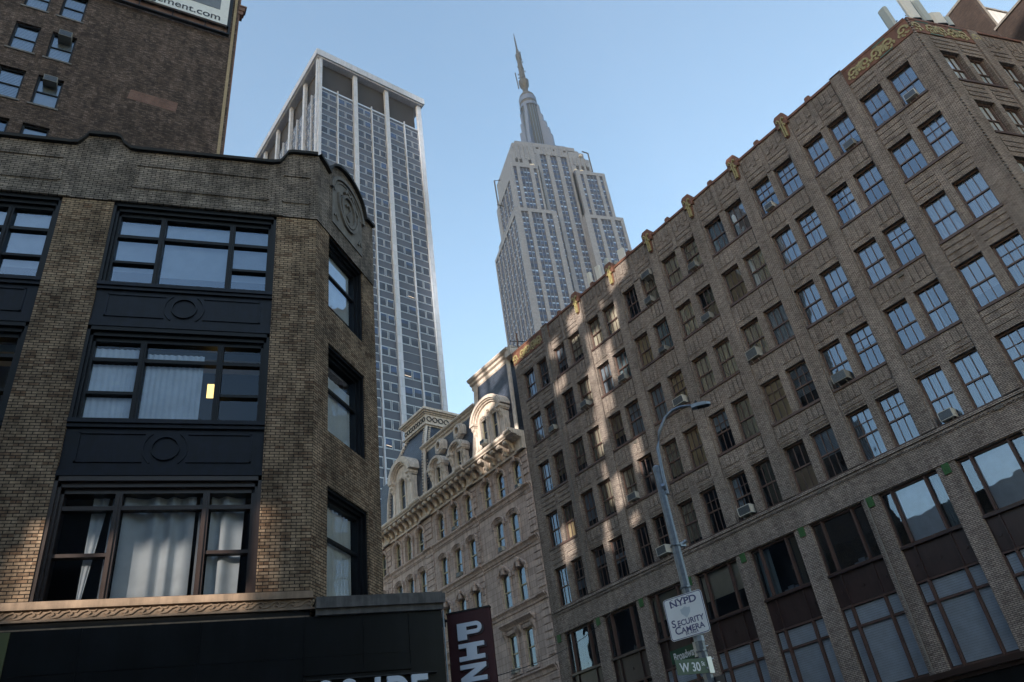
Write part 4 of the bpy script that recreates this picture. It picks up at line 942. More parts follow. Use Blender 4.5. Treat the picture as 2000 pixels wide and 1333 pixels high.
x_, y_ = B2W(X1+.1, 0); o_rc = build(q, 'ring_chain', M['louvre_dark'], HT, (B2W(X1+.105, 8.9)+(0,)), AB+math.pi/2)
q = MB()
def crown(q, x0, x1, y0, z, o): q.ext([(y0+.1, z), (y0+.1, z+.75*o), (y0-.42*o, z+.75*o), (y0-.45*o, z+.66*o), (y0-.38*o, z+.56*o), (y0-.25*o, z+.5*o), (y0-.22*o, z+.36*o), (y0-.08*o, z+.28*o), (y0-.08*o, z+.1*o), (y0-.02, z)], x0, x1)
crown(q, XL1-.9, -39.3, .8, 32.1, 1.0); crown(q, -39.5, -33.95, .72, 34.1, 1.25); q.box(-34.35, -33.6, .3, 7, 34.2, 35.0)
build(q, 'ridge_cornice', M['cream_stone'], HT, rz=AB)
# dormers
def dormer(cx, hw, z0, zs, ro, rk, wins, ww, wz0, wz1, y0=-.15, label=None):
    o = None; q = MB(); holes = [(cx+d-ww, cx+d+ww, wz0, wz1, ww) for d in wins]
    w = MB(); w.wall(cx-hw, cx+hw, z0, zs, holes, y0, .3)
    n = 12; pts = [(cx+hw*math.cos(math.pi*i/n), zs+hw*rk*math.sin(math.pi*i/n)) for i in range(n+1)]
    w.poly([(a, y0, b) for a, b in pts]); w.poly([(cx+hw, y0, z0), (cx+hw, 1.3, z0), (cx+hw, 1.3, zs), (cx+hw, y0, zs)]); w.poly([(cx-hw, 1.3, z0), (cx-hw, y0, z0), (cx-hw, y0, zs), (cx-hw, 1.3, zs)])
    o = build(w, 'dormer', M['cream_stone'], HT, rz=AB)
    for (r0, r1, y) in ((hw-.12, hw+.03, y0-.15), (hw+.03, hw+.15, y0-.3), (hw+.15, ro-.1, y0-.42), (ro-.1, ro, y0-.36)):
        q.ring(cx, zs, r0, r1, y, 1.4 if r0 > hw else y0, .12, math.pi-.12, 18, rk)
    for sg in (-1, 1):
        x = cx+sg*(hw+.12)
        q.box(x-.26, x+.26, y0-.46, .6, zs-.1, zs+.12); q.box(x-.2, x+.2, y0-.36, .5, zs-.22, zs-.1)
        q.ext([(y0, zs-.22), (y0-.34, zs-.22), (y0-.36, zs-.4), (y0-.22, zs-.55), (y0-.2, zs-.75), (y0-.05, zs-1.0), (y0, zs-1.0)], x-.15, x+.15)
        q.prism([(x-.13, z0), (x+.13, z0), (x+.13, zs-.3), (x-.13, zs-.3)] if True else [], y0-.08, .4)
        P = [(x+sg*.1, z0), (x+sg*.46, z0), (x+sg*.5, z0+.3), (x+sg*.36, z0+.62), (x+sg*.4, z0+.85), (x+sg*.22, z0+1.1), (x+sg*.26, z0+1.4), (x+sg*.12, zs-.7)]
        if sg < 0: P = P[::-1]
        q.prism(P, y0-.02, .35)
    for d in wins:
        q.ring(cx+d, wz1-ww, ww, ww+.09, y0-.07, y0, 0, math.pi, 12); q.ring(cx+d, wz1-ww, ww+.09, ww+.17, y0-.12, y0, 0, math.pi, 12)
        for sg in (-1, 1): q.box(cx+d+sg*(ww+.07)-.06, cx+d+sg*(ww+.07)+.06, y0-.09, y0, z0, wz1-ww)
    if len(wins) == 2: q.ring(cx, wz1+.32, .1, .17, y0-.1, y0, 0, 2*math.pi, 12)
    build(q, 'pediment', M['cream_stone'], o)
    f = MB()
    for d in wins:
        x = cx+d; f.ring(x, wz1-ww, ww-.06, ww, y0+.12, y0+.22, 0, math.pi, 10); f.box(x-ww, x-ww+.06, y0+.12, y0+.22, wz0, wz1-ww); f.box(x+ww-.06, x+ww, y0+.12, y0+.22, wz0, wz1-ww)
        f.box(x-ww+.06, x+ww-.06, y0+.13, y0+.2, (wz0+wz1)/2-.03, (wz0+wz1)/2+.03)
    f2 = build(f, 'window', M['cream_paint'], o)
    p = MB()
    for d in wins: p.poly([(cx+d-ww, y0+.18, wz0), (cx+d+ww, y0+.18, wz0), (cx+d+ww, y0+.18, wz1), (cx+d-ww, y0+.18, wz1)])
    build(p, 'pane', M['tower_glass'], f2)
    b = MB(); b.box(cx-hw+.05, cx+hw-.05, y0+.3, y0+.34, z0, zs); build(b, 'inner_wall', M['interior_dark'], o)
    r = MB()
    for i in range(n): (a, b_), (c, d_) = pts[i], pts[i+1]; r.poly([(a, y0, b_+.02), (c, y0, d_+.02), (c, 1.6, d_+.02), (a, 1.6, b_+.02)])
    build(r, 'dormer_roof', M['slate_blue'], o)
dormer(-36.75, 1.6, 27.2, 30.15, 2.1, .78, (-.68, .68), .36, 28.1, 30.35)
dormer(-49.95, 1.35, 27.2, 30.8, 2.0, .95, (0,), .5, 27.7, 30.75)
dormer(-44.55, .72, 27.2, 29.5, 1.15, .8, (0,), .34, 27.6, 29.75, .1)
dormer(-41.5, .72, 27.2, 29.5, 1.15, .8, (0,), .34, 27.6, 29.75, .1)
for cx in (-44.35, -41.5):
    q = MB(); q.ring(cx, 31.35, .3, .42, .05, 1.0, 0, 2*math.pi, 18, 1.15); q.ring(cx, 31.35, .42, .56, .16, 1.0, 0, 2*math.pi, 18, 1.15); q.ring(cx, 31.35, .56, .62, .26, 1.0, 0, math.pi, 12, 1.15)
    q.box(cx-.62, cx-.5, .2, 1.0, 30.9, 31.35); q.box(cx+.5, cx+.62, .2, 1.0, 30.9, 31.35)
    o = build(q, 'round_dormer', M['cream_stone'], HT, rz=AB); q = MB(); q.prism([(cx+.3*math.cos(t*.4), 31.35+.34*math.sin(t*.4)) for t in range(16)], .4, .42); build(q, 'pane', M['tower_glass'], o)
for (s_, z, y, sx, lb) in ((37.45, 28.12, -.15, .95, 'air conditioner in the right-hand arched dormer of the mansard hotel'), (44.6, 27.62, .1, .7, 'small air conditioner in the little middle dormer of the mansard hotel'),
    (34.5, 23.38, .1, .7, 'air conditioner in the arched hotel window nearest the beige building'), (42.65, 23.38, .1, .75, 'air conditioner in the middle arched window of the hotel top storey'),
    (37.25, 19.78, .1, .8, 'air conditioner in a segment-arched hotel window under the right-hand arches'), (42.65, 19.78, .1, .8, 'air conditioner in the middle segment-arched window of the hotel'), (37.25, 11.78, .1, .85, 'lowest air conditioner of the hotel, in a tall window under a straight hood')):
    x, yy = B2W(-s_, y); ac((COx+x, COy+yy, z), AB, lb, None, sx, False)
# ================================================================ modern tower with white piers
TW = thing('office_tower', 'tall modern office tower with white marble piers and dark blue spandrels', 'skyscraper', (4.77, 96.88, 0))
AP = TH-math.pi/2
def T2(x, y): return (x*math.cos(AP)-y*math.sin(AP), x*math.sin(AP)+y*math.cos(AP))
TWD, TLN = 24.3, 46.0; ZT = 138.4; ZG = 128.9
q = MB(); q.zprism([T2(0, 0), T2(TWD, 0), T2(TWD, TLN), T2(0, TLN)], 136.7, ZT); q.zprism([T2(.35, .35), T2(TWD-.35, .35), T2(TWD-.35, TLN), T2(.35, TLN)], 136.4, 136.7)
build(q, 'fascia', M['marble'], TW)
q = MB(); q.zprism([T2(1.25, 1.25), T2(TWD-1.25, 1.25), T2(TWD-1.25, TLN-2), T2(1.25, TLN-2)], 0, ZG+.1); build(q, 'core', M['spandrel_blue'], TW)
q = MB(); q.zprism([T2(1.75, 1.75), T2(TWD-1.75, 1.75), T2(TWD-1.75, TLN-3), T2(1.75, TLN-3)], ZG+.1, 136.39); build(q, 'penthouse', M['louvre_dark'], TW)
cr = [(.35, 1.45), (8.1, 9.15), (15.1, 16.15), (22.75, 23.85)]; tm = [4.92, 12.18, 19.58]
def col(x0, x1, rz_, nm='pier', t0=136.4, y=.8): q = MB(); q.box(x0+.1, x1-.1, y, 1.4, 0, t0); build(q, nm, M['marble'], TW, rz=rz_)
for a, b in cr: col(a, b, AP)
cL = [(.35, 1.45)]+[(.35+6.85*k, 1.4+6.85*k) for k in range(1, 7)]
for a, b in cL: col(-b, -a, AB)
for x in tm: q = MB(); q.box(x-.11, x+.11, .95, 1.3, 0, ZG+.6); build(q, 'mullion', M['marble'], TW, rz=AP)
for k in range(6): x = -(1.4+6.85*k+3.0); q = MB(); q.box(x-.11, x+.11, .95, 1.3, 0, ZG+.6); build(q, 'mullion', M['marble'], TW, rz=AB)
def wcells(edges):
    out = []
    for a, b in edges:
        m = (a+b)/2; out += [(a+.06, m-.09), (m+.09, b-.06)]
    return out
WR = wcells([(1.45, 4.75), (5.09, 8.1), (9.15, 12.01), (12.35, 15.1), (16.15, 19.41), (19.75, 22.75)])
WLt = [(-b, -a) for a, b in wcells([(1.45+6.85*k, 4.25+6.85*k) for k in range(6)]+[(4.6+6.85*k, 7.15+6.85*k) for k in range(6)])]
fm = {}
def twin(w_):
    key = round(w_, 2)
    if key not in fm:
        f = MB(); f.box(0, .06, -.06, 0, 0, 1.68); f.box(w_-.06, w_, -.06, 0, 0, 1.68); f.box(.06, w_-.06, -.06, 0, 0, .07); f.box(.06, w_-.06, -.06, 0, 1.61, 1.68)
        m = f.mesh('window'); m.materials.append(M['aluminium']); p = quadmesh('pane', w_-.1, 1.23, -.02, 'tower_glass', .05, .05); fm[key] = (m, p, f)
    return fm[key]
cnt = 0; fq, pq, bq = MB(), MB(), MB(); fq2, pq2 = MB(), MB(); rr = random.Random(8)
def addm(dst, src, dx, dy, dz):
    i0 = len(dst.v); dst.v += [(x+dx, y+dy, z+dz) for x, y, z in src.v]; dst.f += [tuple(i+i0 for i in f) for f in src.f]; dst.uv += src.uv
lit = []
for k in range(37):
    zb = 126.15-3.27*k
    if zb < 3: break
    for j, (a, b) in enumerate(WR):
        if k == 17 and j >= 8: continue
        m, p, f = twin(b-a)
        if 12 <= k <= 22 and cnt < 100 and j >= 3 and (k >= 14):
            o = link('window', m, TW, T2(a, 1.25)+(zb,), AP); link('pane', p, o); cnt += 1
        else: addm(fq, f, a, 1.25, zb); pq.poly([(a+.05, 1.23, zb+.05), (b-.05, 1.23, zb+.05), (b-.05, 1.23, zb+1.63), (a+.05, 1.23, zb+1.63)])
        if rr.random() < .25: z_ = zb+rr.choice((.5, .9, 1.2)); bq.poly([(a+.08, 1.215, z_), (b-.08, 1.215, z_), (b-.08, 1.215, zb+1.6), (a+.08, 1.215, zb+1.6)])
        if (k, j) in ((18, 8), (22, 6), (13, 9)): lit.append((a, zb, b))
    if k < 30:
        for (a, b) in WLt:
            m, p, f = twin(b-a); addm(fq2, f, a, 1.25, zb); pq2.poly([(a+.05, 1.23, zb+.05), (b-.05, 1.23, zb+.05), (b-.05, 1.23, zb+1.63), (a+.05, 1.23, zb+1.63)])
for nm, b, mt, rz_ in (('window_frames', fq, 'aluminium', AP), ('window_panes', pq, 'tower_glass', AP), ('window_blinds', bq, 'far_glass', AP), ('side_window_frames', fq2, 'aluminium', AB), ('side_window_panes', pq2, 'tower_glass', AB)):
    tag(build(b, nm, M[mt], TW, rz=rz_), None, None, kind='stuff')
q = MB()
for a, zb, b in lit: q.ribbon([(a+.15, zb+.5), (b-.15, zb+.42)], .07, 1.2, 1.21)
build(q, 'lit_tubes', M['lit_tube'], TW, rz=AP)
q = MB()
for k in range(38):
    zb = 126.15-3.27*k
    if zb > 4:
        for (a, b) in ((1.45, 4.75), (5.09, 8.1), (9.15, 12.01), (12.35, 15.1), (16.15, 19.41), (19.75, 22.75)): q.box(a, b, 1.18, 1.25, zb+1.7, zb+1.76); q.box(a, b, 1.2, 1.25, zb-.1, zb-.05)
q.box(1.45, 22.75, 1.12, 1.25, ZG-.3, ZG+.1); tag(build(q, 'floor_bands', M['aluminium'], TW, rz=AP), None, None, kind='stuff')
# ================================================================ art deco skyscraper
EX, EY = 136.48, 259.6
ES = thing('art_deco_skyscraper', 'stepped grey limestone skyscraper with tall metal mast and needle antenna', 'skyscraper', (EX, EY, 0))
def strips(face, x0, x1, z0, z1, bays, yf, fl=3.7, zoff=0, dep=.5):
    """limestone face with sunk window strips; bays = [(xa, xb, n windows)]"""
    w = MB(); w.wall(x0, x1, z0, z1, [(a, b, z0-.01 if False else z0, z1-2.2) for a, b, n in bays], yf, dep); return w
EWIN = []   # (frame, x, y, z, w)
def tier(name, x0, x1, z0, z1, bays, yf, rz, loc, fl=3.7, top=2.3):
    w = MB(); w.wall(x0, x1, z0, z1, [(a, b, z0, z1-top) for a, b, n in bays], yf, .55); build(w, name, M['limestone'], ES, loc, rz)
    sp, mu = MB(), MB()
    for a, b, n in bays:
        sp.poly([(a, yf+.55, z0), (b, yf+.55, z0), (b, yf+.55, z1-top), (a, yf+.55, z1-top)])
        ww = (b-a)/n
        for i in range(1, n): mu.box(a+ww*i-.13, a+ww*i+.13, yf+.2, yf+.55, z0, z1-top)
        k = 0
        while True:
            zt = 264.6+fl*round((z1-264.6-top+.5)/fl-.5)-fl*k
            if zt > z1-top: k += 1; continue
            if zt-1.9 < z0: break
            for i in range(n): EWIN.append((rz, loc, a+ww*i+.2, a+ww*(i+1)-.2, yf+.5, zt-1.95, zt))
            k += 1
    build(sp, 'spandrels', M['spandrel_grey'], ES, loc, rz); build(mu, 'steel_mullions', M['steel_blue'], ES, loc, rz)
O0 = (0, 0, 0); zb = 120
LW = [(-25.7, -22.2, 2), (-20.4, -15.0, 3), (-13.0, -9.6, 2)]; RW = [(11.0, 14.4, 2), (16.3, 21.7, 3), (23.8, 27.3, 2)]
CW = [(-7.6, -4.1, 2), (-1.8, 1.8, 2), (4.1, 7.6, 2)]
tier('south_wing_wall', -29, -7.8, zb, 266.6, LW, 0, 0, O0); tier('south_wing_wall', 8.4, 29, zb, 266.6, RW, 0, 0, O0)
LU = [(-25.2, -23.5, 1), (-21.7, -16.3, 3), (-14.2, -12.4, 1)]; RU = [(11.6, 13.3, 1), (15.1, 20.8, 3), (22.5, 24.2, 1)]
tier('upper_wing_wall', -26.4, -11.0, 266.6, 299.2, LU, 1.2, 0, O0); tier('upper_wing_wall', 8.8, 25.9, 266.6, 299.2, RU, 1.2, 0, O0)
tier('centre_wall', -11.0, 8.8, zb, 320.0, CW, 4.4, 0, O0, top=8)
# west flank
AW = -math.pi/2; WO = (-29, 0, 0)
WB = [(-37.4+k*5.3, -37.4+k*5.3+4.55, 2) for k in range(7)]
tier('west_wall', -38.5, 0, zb, 264.5, WB, 0, AW, WO); tier('upper_west_wall', -31.5, -1.2, 264.5, 294.0, [(a, b, n) for a, b, n in WB if a > -31 and b < -1.3], 0, AW, (-26.4, 0, 0))
q = MB()
q.box(-28.2, -7.8, .6, 38.4, zb, 264); q.box(8.4, 29, .6, 38.5, zb, 264); q.box(-7.8, 8.4, 5.2, 38.5, zb, 264); q.box(-28.9, -7.9, .5, 30, 265, 266.6); q.box(8.5, 29, .5, 30, 265, 266.6); q.box(-25.6, -11, 1.9, 31.4, 264, 298.8); q.box(8.8, 25.9, 1.9, 31.5, 264, 298.8); q.box(-11, 8.8, 5.2, 31.5, 264, 298.8); q.box(-11, 8.8, 5.2, 30, 298.8, 319.6)
q.box(-7.8, -7.2, 0, 4.4, zb, 266.6); q.box(7.9, 8.4, 0, 4.4, zb, 266.6); q.box(-11.5, -11, 1.2, 4.4, 266.6, 299.2); q.box(8.8, 9.2, 1.2, 4.4, 266.6, 299.2)
for (x0, x1, y0, y1, z0, z1) in ((-24.6, -11.0, 3.2, 30, 299, 312), (8.8, 20.0, 3.4, 30, 299, 311), (-22.6, -11.0, 3.6, 28, 312, 317.5), (8.8, 17.8, 3.8, 28, 311, 316), (-20.5, 13.5, 4.3, 27, 317.5, 320.2), (8.8, 15.5, 4.6, 26, 316, 318.2)): q.box(x0, x1, y0, y1, z0, z1)
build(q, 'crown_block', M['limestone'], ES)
q = MB()
for x in (-22.5, -20.2, -15.2, 11.5, 14.5, 17.3): q.box(x, x+1.5, 3.1, 3.2, 302.5, 305)
for x in (-14, -9, 0, 6.5): q.box(x, x+1.4, 4.2, 4.5, 316, 317)
build(q, 'crown_openings', M['louvre_dark'], ES)
for x in (-21.5, -19, -16.5, -14, 10.6, 12.8, 15.2, 17.6): q = MB(); q.box(x-.3, x+.3, 2.9, 3.3, 305.5, 316 if x < 0 else 311); build(q, 'pilaster', M['limestone'], ES)
for x in (-10, -5.8, -3.2, 0, 3.1, 5.9): q = MB(); q.box(x-.55, x+.55, 4.1, 4.5, 312, 319.5); build(q, 'pilaster', M['limestone'], ES)
# windows: the hundred nearest as parts, the rest together
EWIN.sort(key=lambda t: (t[0] != 0, abs(t[5]-205)+abs(t[2]+12)*.5)); ew, eb = MB(), MB(); ew2, eb2 = MB(), MB(); rr = random.Random(2)
WMm = {}
for i, (rz_, loc, a, b, y, z0, z1) in enumerate(EWIN):
    bl = rr.random(); zz = z1-rr.choice((.35, .6, .9)) if bl < .75 else None
    if i < 100:
        key = round(b-a, 2)
        if key not in WMm: WMm[key] = (quadmesh('window', b-a, z1-z0, 0, 'far_glass'), quadmesh('blind', b-a-.1, .65, -.02, 'far_blind', .05, z1-z0-.65))
        o = link('window', WMm[key][0], ES, (a+loc[0], y+loc[1], z0)); 
        if zz: link('blind', WMm[key][1], o)
    else:
        t, u = (ew, eb) if rz_ == 0 else (ew2, eb2)
        if rz_: y += loc[0]+29
        t.poly([(a, y, z0), (b, y, z0), (b, y, z1), (a, y, z1)])
        if zz: u.poly([(a+.05, y-.02, zz), (b-.05, y-.02, zz), (b-.05, y-.02, z1), (a+.05, y-.02, z1)])
tag(build(ew, 'windows', M['far_glass'], ES), None, None, kind='stuff'); tag(build(eb, 'blinds', M['far_blind'], ES), None, None, kind='stuff')
for b_, nm, mt in ((ew2, 'side_windows', 'far_glass'), (eb2, 'side_blinds', 'far_blind')):
    # split west faces by their offset
    tag(build(b_, nm, M[mt], ES, (-29, 0, 0), AW), None, None, kind='stuff')
# mast
cy = 21.0; q = MB()
for (r, z0, z1) in ((14.5, 319.8, 321.2), (13.4, 321.2, 323.2), (12.4, 323.2, 325.2), (11.4, 325.2, 327)): q.box(-r, r, cy-r, cy+r, z0, z1)
build(q, 'mast_base', M['steel_blue'], ES)
q = MB(); q.lathe([(5.0, 327), (5.0, 370)], (0, cy), 16); build(q, 'mast_shaft', M['mast_glass'], ES)
q = MB()
for k in range(4):
    a = math.pi/4+k*math.pi/2; c_, s_ = math.cos(a), math.sin(a)
    for (r, z0, z1) in ((10.4, 327, 341), (9.6, 341, 347), (8.5, 347, 353.5), (7.2, 353.5, 360.5), (6.2, 360.5, 369)):
        q.zprism([(4*c_+.95*s_, cy+4*s_-.95*c_), (r*c_+.95*s_, cy+r*s_-.95*c_), (r*c_-.95*s_, cy+r*s_+.95*c_), (4*c_-.95*s_, cy+4*s_+.95*c_)], z0, z1)
    for m_ in (-.32, 0, .32): a2 = a+math.pi/4+m_; q.box(5.0*math.cos(a2)-.14, 5.0*math.cos(a2)+.14, cy+5.0*math.sin(a2)-.14, cy+5.0*math.sin(a2)+.14, 327, 369)
q.lathe([(5.6, 369), (5.6, 371.5), (5.2, 371.6)], (0, cy), 20); q.lathe([(5.2, 374.2), (5.3, 374.2), (5.3, 378), (4.9, 378.2)], (0, cy), 20)
build(q, 'mast_wings', M['steel_blue'], ES)
q = MB(); q.lathe([(5.15, 371.6), (5.1, 374.2)], (0, cy), 20); q.lathe([(4.9, 378.2), (4.6, 380.5), (3.2, 383), (2.0, 384.5), (0, 385)], (0, cy), 20); build(q, 'mast_dome', M['antenna_grey'], ES)
q = MB(); q.lathe([(1.7, 384), (1.8, 389), (2.9, 391.5), (3.3, 395), (2.7, 396.5), (1.9, 397)], (0, cy), 8)
rr = random.Random(4)
for (r0, z0, r1, z1) in ((2.0, 398, 1.5, 417), (.6, 427, .35, 438), (.35, 438, .18, 444)):
    q.lathe([(r0, z0), (r1, z1)], (0, cy), 6)
q.lathe([(1.6, 417), (1.9, 418.5), (1.9, 421.5), (1.2, 423), (.8, 427)], (0, cy), 8)
for k in range(26):
    z = 398+k*1.05; a = rr.random()*6.28; r = 2.3-(z-398)*.025; q.box(r*math.cos(a)-.3, r*math.cos(a)+.3, cy+r*math.sin(a)-.3, cy+r*math.sin(a)+.3, z, z+.7)
for k in range(8): z = 428+k*1.5; q.box(-.7, .7, cy-.1, cy+.1, z, z+.15)
q.tube([(-4.0, cy, 388), (-4.4, cy, 403)], .35); build(q, 'needle_antenna', M['antenna_grey'], ES)
for (x0, x1, za, zb_) in ((17.6, 20.9, 303, 318), (-32.5, -29.2, 279, 297)):
    yy = 4 if x0 > 0 else 12; q = MB()
    q.tube([(x0 if x0 > 0 else x1, yy, zb_), (x1 if x0 > 0 else x0, yy, zb_-1), (x1 if x0 > 0 else x0, yy, za), (x0 if x0 > 0 else x1, yy, za-1)], .4, 5)
    build(q, 'rigging_frame', M['antenna_grey'], ES)
q = MB()
for x, y, z in ((-13.5, 2.6, 300.5), (-14.5, 2.6, 300.2), (10.2, 2.6, 300.6), (13.8, 2.8, 300.7), (15.5, 3.2, 313)): q.lathe([(0, z-.9), (.9, z-.4), (1.0, z), (.9, z+.4), (0, z+.9)], (x, y), 10)
build(q, 'dish', M['panel_white'], ES)
# ================================================================ dark brick building with a pale court, top right
DB = thing('dark_brick_building', 'dark brown brick building with a pale stucco court wall behind the beige roof', 'building', (45, 20.43, 0))
q = MB(); q.box(0, .5, 0, 12, 0, 48.0); q.box(.5, 12, 11, 12, 0, 48); build(q, 'west_wall', M['brick_dark'], DB)
q = MB(); q.box(-.06, .55, -.06, 12, 48.0, 48.2); q.box(.42, .62, -.05, .0, 30, 47.95); build(q, 'coping', M['cast_stone'], DB)
q = MB(); q.box(.5, 14, .05, .4, 0, 46.35); build(q, 'court_wall', M['stucco'], DB)
q = MB(); q.box(.5, 14, -.03, .5, 46.35, 46.5)
for k in range(14): q.box(.6+k, .74+k, 0, .2, 46.5, 46.62)
build(q, 'court_coping', M['cast_stone'], DB)
EWG = thing('dark_brick_wing', 'lower dark brick wing rising at the top right corner of the photo', 'building', (40, 18.12, 0))
q = MB(); q.box(0, .3, -12, 0, 0, 38.95); q.box(.3, 16, -.3, 0, 0, 38.95); q.box(.3, 16, -12, -11.7, 0, 38.95); q.box(.3, 16, -11.7, -.3, 38.5, 38.8); build(q, 'wall', M['brick_dark'], EWG)
q = MB(); q.box(-.08, .38, -12, .08, 38.95, 39.1); build(q, 'coping', M['cast_stone'], EWG)
q = MB(); q.box(-.05, 0, -3.6, -2.2, 34.0, 36.6); build(q, 'window', M['tower_glass'], EWG)
# ================================================================ street lamp, signs
PX, PY = 7.47, 13.01
LP = thing('street_lamp', 'tall grey street lamp with a curved arm and flat lamp head', 'street lamp', (PX, PY, 0))
q = MB(); q.lathe([(.2, .15), (.2, .5), (.12, .6), (.105, 1.0), (.075, 7.78), (.08, 7.8), (.08, 7.9), (.06, 7.93), (0, 7.94)], n=8); build(q, 'pole', M['galvanised'], LP)
A0 = [(.07, -.05, 7.3), (.075, -.06, 7.75), (.1, -.08, 8.3), (.2, -.14, 8.65), (.36, -.22, 8.93), (.52, -.31, 9.06), (.67, -.40, 9.1), (.80, -.5, 9.07), (.9, -.56, 9.04)]
q = MB(); q.tube(A0, [.044, .038, .035, .033, .031, .03, .028, .026, .026], 10); q.tube([(.03, -.02, 7.45), (.08, -.07, 7.45)], .09, 8); build(q, 'arm', M['galvanised'], LP)
hd = Vector((.85, -.53)).normalized(); ah = math.atan2(hd.y, hd.x)
q = MB(); q.zprism([(0, -.05), (.1, -.09), (.32, -.085), (.4, -.03), (.4, .03), (.32, .085), (.1, .09), (0, .05)], 0, .055); q.zprism([(.0, -.04), (.12, -.07), (.3, -.06), (.3, .06), (.12, .07), (0, .04)], .055, .085)
o = build(q, 'lamp_head', M['lamp_grey'], LP, (.85, -.53, 8.98), ah)
q = MB(); q.zprism([(.12, -.07), (.36, -.06), (.36, .06), (.12, .07)], -.012, 0); build(q, 'lens', M['ac_grille'], o)
q = MB(); q.lathe([(0, .085), (.03, .09), (.03, .15), (.02, .17), (0, .17)], (.12, 0), 8); build(q, 'photocell', M['rubber_black'], o)
q = MB()
for z in (4.02, 4.32, 4.6, 5.2, 5.45, 6.25): q.lathe([(.1, z), (.108, z+.005), (.108, z+.03), (.1, z+.035)], n=10)
q.box(.08, .2, -.05, .03, 6.24, 6.32); q.tube([(.13, -.02, 6.28), (.22, -.05, 6.34)], .035, 8); build(q, 'clamp', M['galvanised'], LP)
q = MB()
for z, a in ((4.0, .3), (4.18, -.4), (4.42, .2), (3.75, -.2), (4.62, .5)): q.tube([(.09*math.cos(a), .09*math.sin(a), z), (.17*math.cos(a), .17*math.sin(a), z+.015)], .01, 5)
build(q, 'cable_ties', M['sign_white'], LP)
q = MB()
for z, h_ in ((4.5, .35), (3.3, .25)): q.lathe([(.096, z), (.096, z+h_)], n=8)
build(q, 'sticker_wrap', M['shield_grey'], LP)
q = MB(); q.box(-.13, .13, -.13, .13, .15, .5); build(q, 'base', M['galvanised'], LP)
# police camera sign
sd = math.atan2(-.68, .46); sx_, sy_ = math.cos(sd), math.sin(sd)
SN = thing('camera_sign', 'square white sign with navy lettering NYPD SECURITY CAMERA IN AREA on the lamp pole', 'sign', (7.41-.1, 13.0-.06, 4.58), sd)
def rrect(w_, h, r, n=5):
    P = []
    for cx, cz, a in ((w_-r, r, -90), (w_-r, h-r, 0), (r, h-r, 90), (r, r, 180)):
        for k in range(n+1): t = R(a+90*k/n); P.append((cx+r*math.cos(t), cz+r*math.sin(t)))
    return P
q = MB(); q.prism([(x-.41, z) for x, z in rrect(.80, .74, .06)], -.012, -.004); build(q, 'plate', M['sign_white'], SN)
q = MB(); P = [(x-.395, z+.015) for x, z in rrect(.77, .71, .05)]; q.ribbon(P+[P[0], P[1]], .012, -.0145, -.012); build(q, 'border', M['sign_navy'], SN)
for z_ in (.1, .6): q = MB(); q.box(-.06, .06, -.004, .05, z_, z_+.04); build(q, 'bracket', M['galvanised'], SN)
q = MB(); q.prism([(0, .33), (.09, .42), (.1, .5), (.06, .5), (0, .53), (-.06, .5), (-.1, .5), (-.09, .42)], -.0155, -.012); build(q, 'shield', M['shield_grey'], SN)
FR = (R(90), 0, 0)
text('lettering', 'NYPD', .17, 'sign_navy', SN, (-.01, -.0135, .565), FR, .004, .001, 1.25, 'CENTER')
for (t, x, z, s_, wx) in (('S', -.335, .225, .18, 1.05), ('ECURITY', -.215, .225, .135, 1.0), ('C', -.30, .095, .18, 1.05), ('AMERA', -.17, .095, .135, 1.08)): text('lettering', t, s_, 'sign_navy', SN, (x, -.0135, z), FR, .003, .001, wx)
text('lettering', 'IN AREA', .07, 'sign_navy', SN, (.03, -.0135, .045), FR, .001, .001, 1.0, 'CENTER')
q = MB()       # slab serifs for the word at the top
for x in (-.235, -.115, -.0, .11): q.box(x-.028, x+.028, -.0142, -.0125, .572, .582); q.box(x-.028, x+.028, -.0142, -.0125, .688, .698)
build(q, 'serifs', M['sign_navy'], SN)
def street_sign(name, label, loc, rz, body, sup, h=.24, L=.5, mat='sign_green', side=1):
    t = thing(name, label, 'street sign', loc, rz); q = MB(); q.box(-L, 0, -.008, .008, 0, h); build(q, 'plate', M[mat], t)
    text('lettering', body, h*.82, 'sign_white', t, (-L+.07, -.0095, h*.18), FR, .004, .001, .82 if len(body) < 6 else .72)
    if sup: text('lettering', sup, h*.4, 'sign_white', t, (-L+.49, -.0095, h*.5), FR, .002, .001, .8)
    q = MB(); q.box(-.03, .06, -.03, .02, -.01, h+.01); build(q, 'bracket', M['aluminium'], t); return t
street_sign('street_sign', 'green street sign reading W 30 St', (7.5, 12.93, 3.96), 0, 'W 30', 'St', .25, .64)
t = street_sign('street_sign', 'green street sign reading Broadway, half hidden above W 30 St', (7.42, 13.1, 4.28), AB, 'Broadway', None, .23, .62)
OW = thing('one_way_sign', 'black one-way sign with a white arrow at the bottom edge of the photo', 'sign', (7.62, 12.82, 3.62), AB+.1)
q = MB(); q.box(-.75, .05, -.012, -.004, 0, .27); build(q, 'plate', M['ink'], OW)
q = MB(); q.prism([(-.68, .135), (-.5, .04), (-.5, .09), (-.05, .09), (-.05, .18), (-.5, .18), (-.5, .23)], -.015, -.012); build(q, 'arrow', M['sign_white'], OW)
